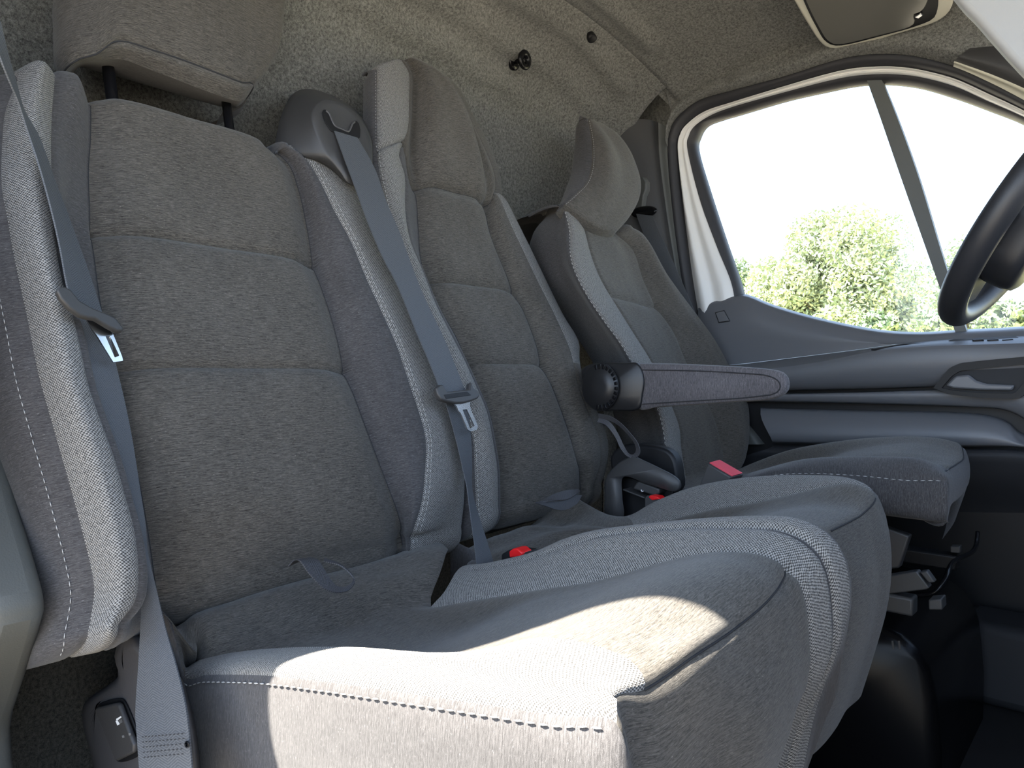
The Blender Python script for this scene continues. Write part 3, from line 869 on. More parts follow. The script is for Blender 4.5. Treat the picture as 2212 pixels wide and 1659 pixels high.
A5 = mk(cA5, [-0.01, 0.035, 0.03, 0.01])
A6 = mk(cA6, [-0.03, 0.0, 0.0, 0.0])
m23 = midcol(A2, A3, 0.55, 0.0); _k = np.clip((np.arange(len(m23)) - (len(m23) - 30)) / 20.0, 0, 1)[:, None]
m23 = m23 + BN * (-0.018 * (1 - _k) + 0.006 * _k) + BU * 0.012 * _k ** 2
cols = [shifted(A1, -0.15, 0.02), shifted(A1, -0.075, -0.028), shifted(A1, -0.02, -0.018), A1, midcol(A1, A2, 0.5, 0.022), A2,
        m23, A3, midcol(A3, A4, 0.12, 0.010), midcol(A3, A4, 0.5, 0.013), midcol(A3, A4, 0.88, 0.010), A4, midcol(A4, A5, 0.5, 0.010), A5, midcol(A5, A6, 0.5, 0.008), A6, shifted(A6, -0.06, 0.004), shifted(A6, -0.13, -0.03)]
LA = Loft(cols, 9)
if LA.N[LA.start[9], 25][0] < 0: LA.flip()
r0 = CAPN; ra = r0 + 22; rb = ra + 22
for c in (3, 5):
    LA.groove_col(c, 0.003, 0.004)
LA.groove_col(7, 0.005, 0.004).groove_col(7, 0.004, 0.018)
LA.groove_col(11, 0.006, 0.004).groove_col(11, 0.004, 0.018)
LA.groove_col(13, 0.003, 0.004)
for r in (ra, rb):
    LA.groove_row(r, 0.006, 0.004, 7, 11, 5); LA.groove_row(r, 0.006, 0.022, 7, 11, 5)
LA.panel('side_panel', 0, 3, M_DARK, seatA, label='dark cloth side of the backrest')
LA.panel('side_bolster', 3, 5, M_WEAVE, seatA, label='light basket-weave bolster')
LA.panel('inner_bolster', 5, 7, M_DARK, seatA)
LA.panel('backrest_insert', 7, 11, M_INSERT, seatA, 0, ra)
LA.panel('backrest_insert', 7, 11, M_INSERT, seatA, ra, rb)
LA.panel('backrest_insert', 7, 11, M_INSERT, seatA, rb, LA.M - 1)
LA.panel('inner_bolster', 11, 13, M_DARK, seatA)
LA.panel('side_bolster', 13, 15, M_WEAVE, seatA, label='light basket-weave bolster')
LA.panel('side_panel', 15, 17, M_DARK, seatA)
stitches('stitching', LA.colcurve(3, 3, LA.M - 7, 0.001, -6), M_THREAD, seatA, 0.005, 0.003, 0.0006)
stitches('stitching', LA.colcurve(13, 5, LA.M - 7, 0.001, 1), M_THREAD, seatA, 0.005, 0.003, 0.0006)
stitches('stitching', LA.colcurve(13, 5, LA.M - 7, 0.001, 2), M_THREAD, seatA, 0.005, 0.003, 0.0005)
def backshell(parent, LO, mat=M_PLAST):
    P = LO.pts(); a, b = P[0], P[-1]
    G = np.stack([a * (1 - t) + b * t - BN * 0.01 * math.sin(math.pi * t) for t in np.linspace(0, 1, 9)])
    gridobj('backrest_shell', G, mat, parent)
backshell(seatA, LA)
for c in (7, 11):
    tube('seam_cord', LA.colcurve(c, 5, LA.M - 7, -0.0002), 0.0009, M_SEAM, seatA, 5)

# headrest of the outer seat
def headloft(cols_px, w_face, sections):
    out = []
    for (under, base, face, top), w in zip(cols_px, w_face):
        a_ = [BK(*p, wv) for p, wv in under]
        segs = []
        f = spline([BK(*p, w[0]) for p in face[:1]] + [BK(*p, w[1] if 0 < i < len(face) - 1 else w[2 if i else 0]) for i, p in enumerate(face) if i], 60)
        t = f[-1]
        th = np.linspace(0, math.pi / 2, 7)[1:]
        capt = np.array([t + BU * 0.02 * math.sin(q) - BN * 0.08 * (1 - math.cos(q)) for q in th])
        b_ = BK(*base, w[0] - 0.022)
        u_ = [BK(*under[0][0], under[0][1])]
        s0 = resample(np.array([u_[0] - BN * 0.03 + BU * 0.02, u_[0], b_]), 9)
        s1 = resample(spline([b_, (b_ + f[0]) / 2 + BN * 0.006, f[0]], 30), 11, True)[1:]
        s2_ = resample(f, 33, True)[1:]
        out.append(np.vstack([s0, s1, s2_, capt]))
    return out
HX = [
 ([((184, 142), -0.05)], (170, 137), [(167, 130), (151, 98), (148, 40), (146, -30), (158, -110), (195, -165)], None),
 ([((215, 150), -0.05)], (211, 131), [(209, 116), (203, 50), (203, -60), (225, -185)], None),
 ([((262, 162), -0.05)], (256, 128), [(255, 88), (256, 20), (262, -80), (280, -205)], None),
 ([((345, 186), -0.05)], (338, 156), [(338, 108), (342, 20), (346, -80), (352, -215)], None),
 ([((473, 224), -0.05)], (473, 206), [(473, 156), (474, 60), (468, -60), (456, -205)], None),
 ([((508, 232), -0.05)], (518, 219), [(527, 177), (543, 80), (540, -60), (512, -190)], None),
 ([((528, 222), -0.05)], (541, 199), [(547, 182), (576, 145), (602, 101), (611, 51), (616, -30), (598, -120), (556, -172)], None)]
HW = [(0.012, 0.012, 0.0), (0.026, 0.030, 0.01), (0.034, 0.042, 0.012), (0.036, 0.046, 0.012), (0.034, 0.042, 0.012), (0.026, 0.030, 0.01), (0.012, 0.012, 0.0)]
hc = headloft(HX, HW, None)
hcols = [hc[0] - BN * 0.075 + YV * 0.012, hc[0] - BN * 0.035 - YV * 0.006] + hc + [hc[-1] - BN * 0.035 + YV * 0.006, hc[-1] - BN * 0.075 - YV * 0.012]
LH = Loft(hcols, 8)
if LH.N[LH.start[5], 30][0] < 0: LH.flip()
LH.groove_row(18, 0.004, 0.004, 2, 8, 2)
hr = LH.panel('headrest', 0, len(hcols) - 1, M_INSERT, seatA, 18, LH.M - 1, label='padded melange cloth headrest')
LH.panel('headrest_base', 0, len(hcols) - 1, M_INSERT, hr, 8, 18)
tube('seam_cord', LH.rowcurve(18, 1, 9, 0.0003), 0.0012, M_SEAM, hr, 6)
LH.panel('headrest_underside', 0, len(hcols) - 1, M_DARK, hr, 0, 8)
for (x0_, y0_), (x1_, y1_), rr in (((229, 110), (247, 250), 0.0075), ((486, 200), (502, 325), 0.0068)):
    tube('headrest_post', spline([BK(x0_, y0_, -0.025), BK(x1_, y1_, -0.03)], 6), rr, M_GLOSS, hr, 16)

# cushion of the outer seat; plane rising forward
CT = 0.22
def ccol(rear, topp, front, counts=(10, 36, 20)):
    a = spline(rear + [topp[0]], 60) if len(rear) else None
    full = rear + topp + front[0:]
    D = spline(full, 600)
    def near(p):
        return int(np.argmin(np.linalg.norm(D - np.asarray(p), axis=1)))
    i1, i2 = near(topp[0]), near(topp[-1])
    i1 = max(i1, 2)
    segs = [resample(D[:i1 + 1], counts[0] + 1), resample(D[i1:i2 + 1], counts[1] + 1, True)[1:], resample(D[i2:], counts[2] + 1, True)[1:]]
    return np.vstack(segs)
V3 = lambda *a: np.array(a, dtype=float)
yn = 0.36
nearseam = [(401, 1462), (438, 1458), (505, 1457), (573, 1459), (690, 1471), (799, 1485), (998, 1513), (1197, 1541), (1335, 1560)]
nearridge = [(405, 1455), (418, 1437), (455, 1420), (539, 1405), (640, 1398), (720, 1397), (799, 1400), (900, 1413), (1010, 1432), (1150, 1460), (1260, 1484), (1334, 1503)]
def fdown(p, x1=0.575, x2=0.53, zb=0.20):
    p = np.asarray(p)
    return [V3(p[0] + 0.0008, p[1], p[2] - 0.005), V3(p[0] + 0.004, p[1], p[2] - 0.02), V3(x1, p[1], p[2] - 0.06), V3(x1, p[1], 0.36), V3((x1 + x2) / 2, p[1], 0.28), V3(x2, p[1], zb)]
K = []
ns = [PY(a, b, yn) for a, b in nearseam]
K.append(ccol([V3(-.06, yn + .012, .16), V3(.02, yn + .01, .16)], [p + V3(0, .012, -.19) for p in ns], [V3(.565, yn + .015, .20), V3(.54, yn + .02, .14)]))
K.append(ccol([V3(-.05, yn + .004, .32), V3(.02, yn + .002, .30)], [p + V3(0, -.004, -.07) for p in ns], [V3(.573, yn, .33), V3(.56, yn + .005, .26), V3(.54, yn + .01, .16)]))
K.append(ccol([V3(-.05, yn - .004, .40), V3(.0, yn - .002, .385), V3(.02, yn, .36)], ns, [V3(.578, yn + .004, .425), V3(.575, yn + .006, .35), V3(.56, yn + .008, .28), V3(.54, yn + .01, .18)]))
nr_ = [PY(a, b, yn + 0.045 - 0.028 * max(0, (i - 8) / 3.0)) for i, (a, b) in enumerate(nearridge)]
K.append(ccol([V3(-.065, 0.37, 0.342), V3(-.036, 0.37, 0.356), V3(-.010, 0.37, 0.369), V3(.010, 0.37, 0.361), V3(0.032, 0.372, 0.353)], nr_, fdown(nr_[-1])))
fs_px = [(1380, 1495), (1435, 1469), (1480, 1434), (1557, 1389), (1629, 1331), (1672, 1291)]
def inserttop(y, zr, zc, zf, pf):
    return [V3(.055, y, zr + 0.004), V3(.10, y, zr), V3(.20, y, zr + .012), V3(.30, y, zc - .016), V3(.345, y, zc), V3(.40, y, zc + (zf - zc) * .34), V3(.455, y, zc + (zf - zc) * .72), V3(.51, y, zf - .002), V3(.543, y, zf - .004), np.asarray(pf) + V3(-.007, 0, .0065), np.asarray(pf)]
pf1 = PY(1400, 1486, 0.41); pf2 = PY(1500, 1424, 0.455); pf3 = PY(1600, 1355, 0.535); pf4 = PY(1672, 1291, 0.605); pf5 = PY(1705, 1234, 0.668)
K.append(ccol([V3(-.065, 0.39, 0.348), V3(-.036, 0.39, 0.362), V3(-.010, 0.39, 0.375), V3(.010, 0.39, 0.367), V3(0.032, 0.39, 0.354)], [V3(.05, .392, .340), V3(.10, .408, .343), V3(.20, .424, .357), V3(.30, .43, .386), V3(.36, .432, .410), V3(.45, .432, .452), V3(.51, .428, .462), V3(.545, .42, .461), pf1], fdown(pf1)))
K.append(ccol([V3(-.065, 0.44, 0.354), V3(-.036, 0.44, 0.368), V3(-.010, 0.44, 0.381), V3(.010, 0.44, 0.373), V3(0.032, 0.44, 0.358)], inserttop(.462, .340, .403, .470, pf2), fdown(pf2)))
K.append(ccol([V3(-.065, 0.55, 0.358), V3(-.036, 0.55, 0.372), V3(-.010, 0.55, 0.385), V3(.010, 0.55, 0.377), V3(0.037, 0.545, 0.363)], inserttop(.535, .336, .410, .482, pf3), fdown(pf3, .585)))
K.append(ccol([V3(-.065, 0.665, 0.36), V3(-.036, 0.665, 0.374), V3(-.010, 0.665, 0.387), V3(.010, 0.665, 0.379), V3(0.042, 0.645, 0.37)], inserttop(.605, .342, .418, .486, pf4), fdown(pf4, .58)))
farseam = [(930, 1306), (1000, 1296), (1077, 1284), (1180, 1267), (1290, 1249), (1412, 1214), (1484, 1196), (1557, 1186), (1611, 1187), (1658, 1197), (1694, 1216), (1707, 1230)]
fsm = [PY(a, b, np.interp(i, [0, 3, 11], [.640, .655, .672])) for i, (a, b) in enumerate(farseam)]
ffront = [PY(a, b, .674) for a, b in [(1730, 1254), (1745, 1295), (1752, 1349), (1754, 1461)]] + [V3(.54, .674, .30), V3(.52, .674, .20)]
K.append(ccol([V3(-.065, 0.765, 0.362), V3(-.036, 0.765, 0.376), V3(-.010, 0.768, 0.392), V3(.010, 0.768, 0.384), V3(0.032, 0.745, 0.388), V3(0.065, 0.700, 0.370)], fsm, ffront))
ridge2 = [(985, 1236), (1050, 1224), (1105, 1213), (1170, 1195), (1230, 1172), (1290, 1154), (1396, 1141), (1500, 1134), (1571, 1135), (1629, 1134), (1687, 1141), (1730, 1158)]
rd2 = [PY(a, b, .708) for a, b in ridge2]
r2f = [PY(a, b, .708) for a, b in [(1759, 1179), (1781, 1205), (1795, 1241), (1804, 1295), (1808, 1385), (1800, 1425)]] + [V3(.55, .708, .30), V3(.53, .708, .20)]
K.append(ccol([V3(.0, .69, .29), V3(.06, .70, .34)], rd2, r2f))
ridge3 = [(992, 1230), (1050, 1217), (1105, 1205), (1157, 1191), (1215, 1165), (1276, 1147), (1396, 1131), (1520, 1119), (1571, 1116), (1629, 1114), (1701, 1116), (1737, 1125)]
rd3 = [PY(a, b, .735) for a, b in ridge3]
r3f = [PY(a, b, .735) for a, b in [(1774, 1143), (1803, 1168), (1824, 1205), (1835, 1252), (1835, 1313), (1828, 1349), (1815, 1400)]] + [V3(.56, .735, .33), V3(.54, .735, .22)]
K.append(ccol([V3(.0, .73, .28), V3(.06, .733, .33)], rd3, r3f))
K.append(ccol([V3(.0, .745, .20), V3(.05, .745, .24)], [p + V3(-.012, .014, -.10) for p in rd3], [V3(.575, .748, .36), V3(.56, .748, .30), V3(.53, .745, .20)]))
Kd = [c for c in K]
LC = Loft(K, 9)
if LC.N[LC.start[6], 25][2] < 0: LC.flip()
rr1, rr2 = 10, 46
LC.groove_col(2, 0.002, 0.003)
LC.groove_col(8, 0.003, 0.004, rr1, LC.M)
LC.groove_col(9, 0.006, 0.005, rr1 + 6, LC.M)
LC.groove_row(rr2, 0.004, 0.004, 3, 8, 2)
LC.panel('cushion_side', 0, 2, M_DARK, seatA)
LC.panel('cushion_bolster', 2, 4, M_WEAVE, seatA, rr1, rr2, label='light basket-weave edge of the cushion')
LC.panel('cushion_back_edge', 2, 4, M_INSERT, seatA, 0, rr1)
LC.panel('cushion_top', 4, 8, M_INSERT, seatA, 0, rr2)
LC.panel('cushion_front', 2, 8, M_INSERT, seatA, rr2, LC.M - 1)
LC.panel('cushion_bolster', 8, 10, M_WEAVE, seatA, rr1, LC.M - 1, label='light basket-weave edge of the cushion')
LC.panel('cushion_side', 10, 11, M_DARK, seatA)
stitches('stitching', LC.colcurve(2, rr1, rr2, 0.0012, -2), M_THREAD, seatA, 0.007, 0.0035, 0.0009)
tube('seam_cord', LC.rowcurve(rr2, 4, 8, 0.0003), 0.0010, M_SEAM, seatA, 6)
tube('seam_cord', LC.colcurve(9, rr1 + 8, LC.M - 8, -0.001), 0.003, M_DARK, seatA, 6)

# ================= middle passenger seat =================
seatB = empty('passenger_seat', (0.2, 0.95, 0.0), 'narrow middle passenger seat with built-in headrest, beside the driver seat', 'seat')
cB1 = [(1030, 1112), (1026, 1020), (1021, 944), (990, 850), (945, 740), (900, 640), (860, 530), (832, 430), (816, 350), (812, 250), (812, 150)]
cB2 = [(1078, 1095), (1078, 1063), (1076, 1005), (1069, 962), (1054, 889), (1033, 839), (1007, 781), (975, 719), (945, 660), (914, 582), (888, 520), (878, 458), (876, 374), (864, 335), (876, 305), (884, 270), (886, 208), (884, 154), (870, 131)]
cB3 = [(1086, 1093), (1086, 1063), (1084, 1005), (1078, 962), (1064, 889), (1043, 839), (1017, 781), (988, 719), (960, 670), (932, 616), (914, 553), (909, 499), (902, 412), (890, 340), (890, 305), (893, 270), (895, 208), (893, 154), (880, 132)]
cB4 = [(1258, 1056), (1257, 1020), (1253, 998), (1232, 925), (1206, 853), (1177, 781), (1145, 690), (1117, 628), (1092, 574), (1063, 499), (1054, 446), (1046, 400), (1018, 320), (988, 245), (955, 190), (915, 146)]
cB5 = [(1283, 1050), (1298, 998), (1296, 947), (1280, 907), (1258, 853), (1243, 802), (1235, 760), (1205, 690), (1165, 610), (1130, 537), (1092, 453), (1076, 405), (1064, 360), (1040, 305), (1008, 242), (980, 192), (945, 160), (905, 136)]
cB6 = [(1295, 1048), (1309, 998), (1308, 947), (1293, 907), (1271, 853), (1253, 802), (1249, 774), (1250, 755), (1244, 734), (1217, 690), (1184, 624), (1142, 537), (1101, 453), (1083, 408), (1076, 370), (1051, 308), (1018, 245), (993, 195), (959, 162), (918, 137)]
HB = lambda p: (BK(*p) - B0) @ BU
lB = [HB((1090, 790)), HB((1020, 622)), HB((980, 428))]
cntB = [20, 18, 18, 20]
def mkB(pp, w, hs=None, **k): return bcol(cw(pp, w), B0, 6, lB[:2] + [HB(hs) if hs else lB[2]], counts=cntB, capt=(0.012, 0.035), **k)
cwB = lambda w: w
B1c = mkB(cB1, [-0.01, 0.03, 0.03, 0.02], (818, 347)); B2c = mkB(cB2, [-0.01, 0.03, 0.03, 0.02], (866, 330)); B3c = mkB(cB3, [-0.03, 0.006, 0.01, 0.02], (901, 408))
B4c = mkB(cB4, [-0.03, 0.006, 0.008, 0.015], (1054, 447)); B5c = mkB(cB5, [-0.02, 0.02, 0.01, 0.0], (1078, 418)); B6c = mkB(cB6, [-0.05, -0.01, -0.02, -0.02], (1083, 412))
hump = np.zeros(B3c.shape[0]); q0 = CAPN + 56; hump[q0:q0 + 21] = 0.018 * np.sin(np.linspace(0, math.pi, 21))
def mh(a, b, f, w): return midcol(a, b, f, w) + BN[None] * hump[:, None]
_r = np.clip((np.arange(len(B1c)) - (CAPN + 50)) / 8.0, 0, 1)[:, None]
_c = 1 - np.clip((np.arange(len(B1c)) - (len(B1c) - 9)) / 7.0, 0, 1)[:, None]
def sideB(w0, w1, y0, y1): return B1c + BN * (w0 * (1 - _r) + w1 * _r) * _c + YV * (y0 * (1 - _r) + y1 * _r)
B4c = B4c + BN[None] * (hump * 0.55)[:, None]
cols = [sideB(-0.12, -0.05, 0.012, 0.012), sideB(-0.06, -0.034, -0.012, -0.002), B1c, midcol(B1c, B2c, 0.5, 0.008), B2c, B3c, mh(B3c, B4c, 0.15, 0.010), mh(B3c, B4c, 0.5, 0.013), mh(B3c, B4c, 0.85, 0.010), B4c, midcol(B4c, B5c, 0.5, 0.006), B5c, B6c, shifted(B6c, -0.05, 0.004), shifted(B6c, -0.11, -0.02)]
LB = Loft(cols, 9)
if LB.N[LB.start[7], 25][0] < 0: LB.flip()
q1, q2, q3 = CAPN + 20, CAPN + 38, CAPN + 56
LB.groove_col(2, 0.003, 0.004); LB.groove_col(4, 0.002, 0.003)
LB.groove_col(5, 0.004, 0.005).groove_col(5, 0.003, 0.015, 0, q3)
LB.groove_col(9, 0.004, 0.005, 0, q3).groove_col(9, 0.003, 0.015, 0, q3)
LB.groove_col(11, 0.002, 0.003)
for r in (q1, q2):
    LB.groove_row(r, 0.006, 0.004, 5, 9, 5); LB.groove_row(r, 0.006, 0.022, 5, 9, 5)
LB.groove_row(q3, 0.007, 0.004, 2, 12, 3); LB.groove_row(q3, 0.005, 0.018, 4, 12, 3)
LB.panel('side_panel', 0, 2, M_DARK, seatB)
LB.panel('side_bolster', 2, 4, M_WEAVE, seatB, 0, q3, label='light basket-weave bolster')
LB.panel('headrest_bolster', 2, 4, M_WEAVE, seatB, q3, LB.M - 1, label='light basket-weave edge of the headrest')
LB.panel('inner_bolster', 4, 5, M_DARK, seatB, 0, q3)
LB.panel('backrest_insert', 5, 9, M_INSERT, seatB, 0, q1)
LB.panel('backrest_insert', 5, 9, M_INSERT, seatB, q1, q2)
LB.panel('backrest_insert', 5, 9, M_INSERT, seatB, q2, q3)
LB.panel('headrest', 4, 12, M_INSERT, seatB, q3, LB.M - 1)
LB.panel('inner_bolster', 9, 11, M_INSERT, seatB, 0, q3)
LB.panel('side_bolster', 11, 12, M_WEAVE, seatB, q1, q3, label='thin light weave strip on the far edge')
LB.panel('side_bolster', 11, 12, M_INSERT, seatB, 0, q1)
LB.panel('side_panel', 12, 14, M_DARK, seatB)
stitches('stitching', LB.colcurve(2, 4, q3, 0.0012, 2), M_THREAD, seatB, 0.005, 0.003, 0.0007)
stitches('stitching', LB.colcurve(2, q3, LB.M - 7, 0.0012, -1), M_THREAD, seatB, 0.004, 0.003, 0.0005)
backshell(seatB, LB)
for c, r_ in ((5, q3), (9, q3)):
    tube('seam_cord', LB.colcurve(c, 5, r_, -0.0002), 0.0009, M_SEAM, seatB, 5)
tube('seam_cord', LB.rowcurve(q3, 4, 12, -0.0002), 0.0010, M_SEAM, seatB, 5)
# cushion of the middle seat
K = []
yB = [.765, .772, .80, .85, .93, 1.035, 1.10, 1.12]
def topB(y, dz=0.0, pf=None, zf=.478):
    return [V3(.06, y, .352 + dz), V3(.12, y, .352 + dz), V3(.22, y, .376 + dz), V3(.33, y, .425 + dz * .8), V3(.42, y, .462 + dz * .5), V3(.48, y, zf + dz * .4), np.asarray(pf) if pf is not None else V3(.535, y, zf)]
K.append(ccol([V3(-.05, .832, .22), V3(.03, .825, .22)], [p + V3(0, 0, -.18) for p in topB(.765)], [V3(.52, .77, .2), V3(.50, .77, .15)]))
K.append(ccol([V3(-.05, .834, .375), V3(.0, .830, .368), V3(.04, .815, .355)], topB(.775, .022), fdown(V3(.535, .775, .478), .545, .51, .22)))
pB1 = PY(1799, 1144, .85); pB2 = PY(1840, 1124, .92); pB3 = PY(1868, 1108, .975); pB4 = PY(1893, 1085, 1.04); pB5 = PY(1900, 1070, 1.065)
K.append(ccol([V3(-.065, 0.85, 0.343), V3(-.036, 0.85, 0.357), V3(-.010, 0.85, 0.37), V3(.010, 0.85, 0.362), V3(0.042, 0.84, 0.367)], topB(.81, .0, pB1 + V3(0.002, -.04, -.002)), fdown(pB1 + V3(0, -.04, 0), .55, .515, .22)))
K.append(ccol([V3(-.065, 0.88, 0.348), V3(-.036, 0.88, 0.362), V3(-.010, 0.88, 0.375), V3(.010, 0.88, 0.367), V3(0.042, 0.87, 0.367)], topB(.86, -.004, pB1), fdown(pB1, .555, .52, .22)))
K.append(ccol([V3(-.065, 0.93, 0.35), V3(-.036, 0.93, 0.364), V3(-.010, 0.93, 0.377), V3(.010, 0.93, 0.369), V3(0.042, 0.93, 0.367)], topB(.93, -.002, pB2), fdown(pB2, .555, .52, .22)))
K.append(ccol([V3(-.065, 0.99, 0.352), V3(-.036, 0.99, 0.366), V3(-.010, 0.99, 0.379), V3(.010, 0.99, 0.371), V3(0.047, 0.99, 0.372)], topB(.985, .0, pB3), fdown(pB3, .55, .515, .22)))
fB = [PY(a, b, y) for (a, b), y in zip([(1365, 1138), (1412, 1128), (1539, 1097), (1629, 1082), (1700, 1066), (1774, 1048), (1840, 1040), (1880, 1055), (1895, 1072)], np.linspace(1.035, 1.055, 9))]
K.append(ccol([V3(-.065, 1.03, 0.353), V3(-.036, 1.03, 0.367), V3(-.010, 1.03, 0.38), V3(.010, 1.03, 0.372), V3(0.052, 1.03, 0.382)], fB, fdown(fB[-1], .545, .51, .22)))
gB = [PY(a, b, 1.10) for a, b in [(1345, 1118), (1412, 1085), (1484, 1056), (1557, 1039), (1629, 1030), (1701, 1027), (1774, 1030), (1828, 1038), (1864, 1048)]]
gf = [PY(a, b, 1.10) for a, b in [(1893, 1067), (1906, 1095), (1915, 1124), (1916, 1147), (1915, 1241), (1897, 1277)]] + [V3(.50, 1.09, .27), V3(.48, 1.08, .22)]
K.append(ccol([V3(.0, 1.09, .42), V3(.05, 1.095, .40)], gB, gf))
K.append(ccol([V3(.0, 1.115, .26), V3(.05, 1.115, .26)], [p + V3(-.015, .016, -.12) for p in gB], [V3(.50, 1.112, .36), V3(.49, 1.11, .30), V3(.48, 1.10, .22)]))
LBc = Loft(K, 9)
if LBc.N[LBc.start[4], 25][2] < 0: LBc.flip()
LBc.groove_col(6, 0.003, 0.004, rr1, rr2)
LBc.groove_row(rr2, 0.003, 0.004, 1, 7, 2)
LBc.panel('cushion_side', 0, 1, M_DARK, seatB)
LBc.panel('cushion_bolster', 1, 2, M_WEAVE, seatB, rr1, rr2)
LBc.panel('cushion_back_edge', 1, 2, M_INSERT, seatB, 0, rr1)
LBc.panel('cushion_back_edge', 6, 7, M_INSERT, seatB, 0, rr1)
LBc.panel('cushion_top', 2, 6, M_INSERT, seatB, 0, rr2)
LBc.panel('cushion_bolster', 6, 7, M_WEAVE, seatB, rr1, rr2, label='light basket-weave edge of the cushion')
LBc.panel('cushion_front', 1, 7, M_INSERT, seatB, rr2, LBc.M - 1)
LBc.panel('cushion_side', 7, 8, M_DARK, seatB)
tube('seam_cord', LBc.rowcurve(rr2, 3, 7, 0.0003), 0.0011, M_SEAM, seatB, 6)

# ================= driver seat =================
seatC = empty('driver_seat', (0.3, 1.42, 0.0), 'driver seat by the far door, with an armrest on its near side', 'seat')
cC1 = [(1372, 1020), (1345, 900), (1310, 800), (1250, 700), (1184, 616), (1160, 560), (1152, 532), (1156, 499), (1180, 468)]
cC2 = [(1452, 1025), (1439, 973), (1434, 933), (1423, 889), (1398, 836), (1365, 783), (1340, 741), (1308, 698), (1271, 643), (1250, 604), (1234, 562), (1230, 491), (1219, 452)]
cC3 = [(1482, 1025), (1473, 962), (1470, 925), (1455, 882), (1432, 830), (1409, 781), (1373, 723), (1337, 665), (1300, 603), (1280, 553), (1263, 491), (1247, 450)]
cC4 = [(1564, 1022), (1564, 980), (1553, 925), (1535, 878), (1510, 830), (1485, 781), (1459, 719), (1420, 661), (1392, 603), (1371, 541), (1335, 506)]
cC5 = [(1589, 1022), (1604, 998), (1613, 962), (1616, 907), (1611, 871), (1592, 830), (1569, 788), (1539, 734), (1502, 683), (1448, 611), (1434, 591), (1392, 520), (1378, 505), (1360, 498)]
def cwC(pp, w): return [BK(p[0], p[1], np.interp(i / (len(pp) - 1), [0, 0.15, 0.75, 1], w if not np.isscalar(w) else [w] * 4), B1) for i, p in enumerate(pp)]
lC = [(BK(1440, 850, 0, B1) - B1) @ BU, (BK(1382, 658, 0, B1) - B1) @ BU]
mkC = lambda pp, w, **k: bcol(cwC(pp, w), B1, 6, lC, counts=[20, 18, 20], **k)
C1, C2, C3, C4, C5 = mkC(cC1, -0.085), mkC(cC2, [.03, .04, .035, .01]), mkC(cC3, [.015, .03, .025, .0]), mkC(cC4, 0.0), mkC(cC5, [-.02, .0, .0, -.02])
cols = [shifted(C1, -0.04, 0.03), C1, midcol(C1, C2, 0.55, 0.012), C2, midcol(C2, C3, 0.5, 0.006), C3, midcol(C3, C4, 0.15, 0.0), midcol(C3, C4, 0.5, 0.0), C4, midcol(C4, C5, 0.55, 0.022), C5, shifted(C5, -0.06, 0.01), shifted(C5, -0.12, -0.02)]
LD = Loft(cols, 9)
if LD.N[LD.start[7], 25][0] < 0: LD.flip()
for c in (3, 5): LD.groove_col(c, 0.003, 0.004)
LD.groove_col(8, 0.004, 0.006)
dr = CAPN + 38
LD.groove_row(dr, 0.004, 0.006, 5, 8, 5); LD.groove_row(dr, 0.003, 0.018, 5, 8, 5)
LD.groove_row(CAPN + 20, 0.003, 0.006, 5, 8, 5)
LD.panel('side_panel', 0, 3, M_DARK, seatC, label='dark cloth side of the backrest')
LD.panel('side_bolster', 3, 5, M_WEAVE, seatC, label='light basket-weave bolster')
for a, b in ((0, CAPN + 20), (CAPN + 20, dr), (dr, LD.M - 1)):
    LD.panel('backrest_insert', 5, 8, M_INSERT, seatC, a, b)
LD.panel('side_bolster', 8, 10, M_INSERT, seatC)
LD.panel('side_panel', 10, 12, M_DARK, seatC)
stitches('stitching', LD.colcurve(3, 3, LD.M - 6, 0.0012, -1), M_THREAD, seatC, 0.006, 0.004, 0.0008)
tube('piping', LD.colcurve(10, 4, LD.M - 10, 0.0015), 0.0022, M_WEAVE, seatC, 6)
backshell(seatC, LD)
# headrest
def dcol(px, w, capw=0.08, capb=0.05):
    D = spline([BK(a, b, np.interp(i / (len(px) - 1), np.linspace(0, 1, len(w)), w), B1) for i, (a, b) in enumerate(px)], 80)
    D = resample(D, 31)
    t, bt = D[-1], D[0]
    th = np.linspace(0, math.pi / 2, 6)[1:]
    top = np.array([t + BU * 0.006 * math.sin(q) - BN * capw * (1 - math.cos(q)) for q in th])
    bot = np.array([bt - BU * 0.004 * math.sin(q) - BN * capb * (1 - math.cos(q)) for q in th[::-1]])
    return np.vstack([bot, D, top])
h0 = dcol([(1207, 447), (1221, 412), (1234, 374), (1242, 312), (1246, 268), (1257, 253)], [-.005, -.02, -.025, 0.0], 0.004, 0.005)
h1 = dcol([(1216, 441), (1242, 417), (1263, 396), (1275, 366), (1278, 312), (1271, 256)], [.012, .03, .03, .02], 0.024, 0.022)
h2 = dcol([(1262, 472), (1290, 430), (1308, 390), (1312, 340), (1300, 295), (1282, 259)], [.03, .052, .055, .02], 0.024, 0.04)
h3 = dcol([(1296, 492), (1326, 455), (1345, 410), (1343, 360), (1325, 310), (1290, 263)], [.03, .048, .05, .02], 0.024, 0.04)
h4 = dcol([(1328, 505), (1358, 470), (1377, 430), (1379, 399), (1371, 366), (1354, 324), (1330, 291), (1300, 270)], [.015, .02, .02, .005], 0.02, 0.03)
hcols = [h0 + YV * 0.03, h0, h1, h2, h3, h4, h4 - BN * 0.04 + YV * 0.004, h4 - BN * 0.075 - YV * 0.012]
LHC = Loft(hcols, 8)
if LHC.N[LHC.start[3], 15][0] < 0: LHC.flip()
LHC.groove_col(2, 0.003, 0.004)
hrC = LHC.panel('headrest', 2, 7, M_INSERT, seatC, label='curved melange cloth headrest')
LHC.panel('headrest_side', 0, 2, M_DARK, hrC)
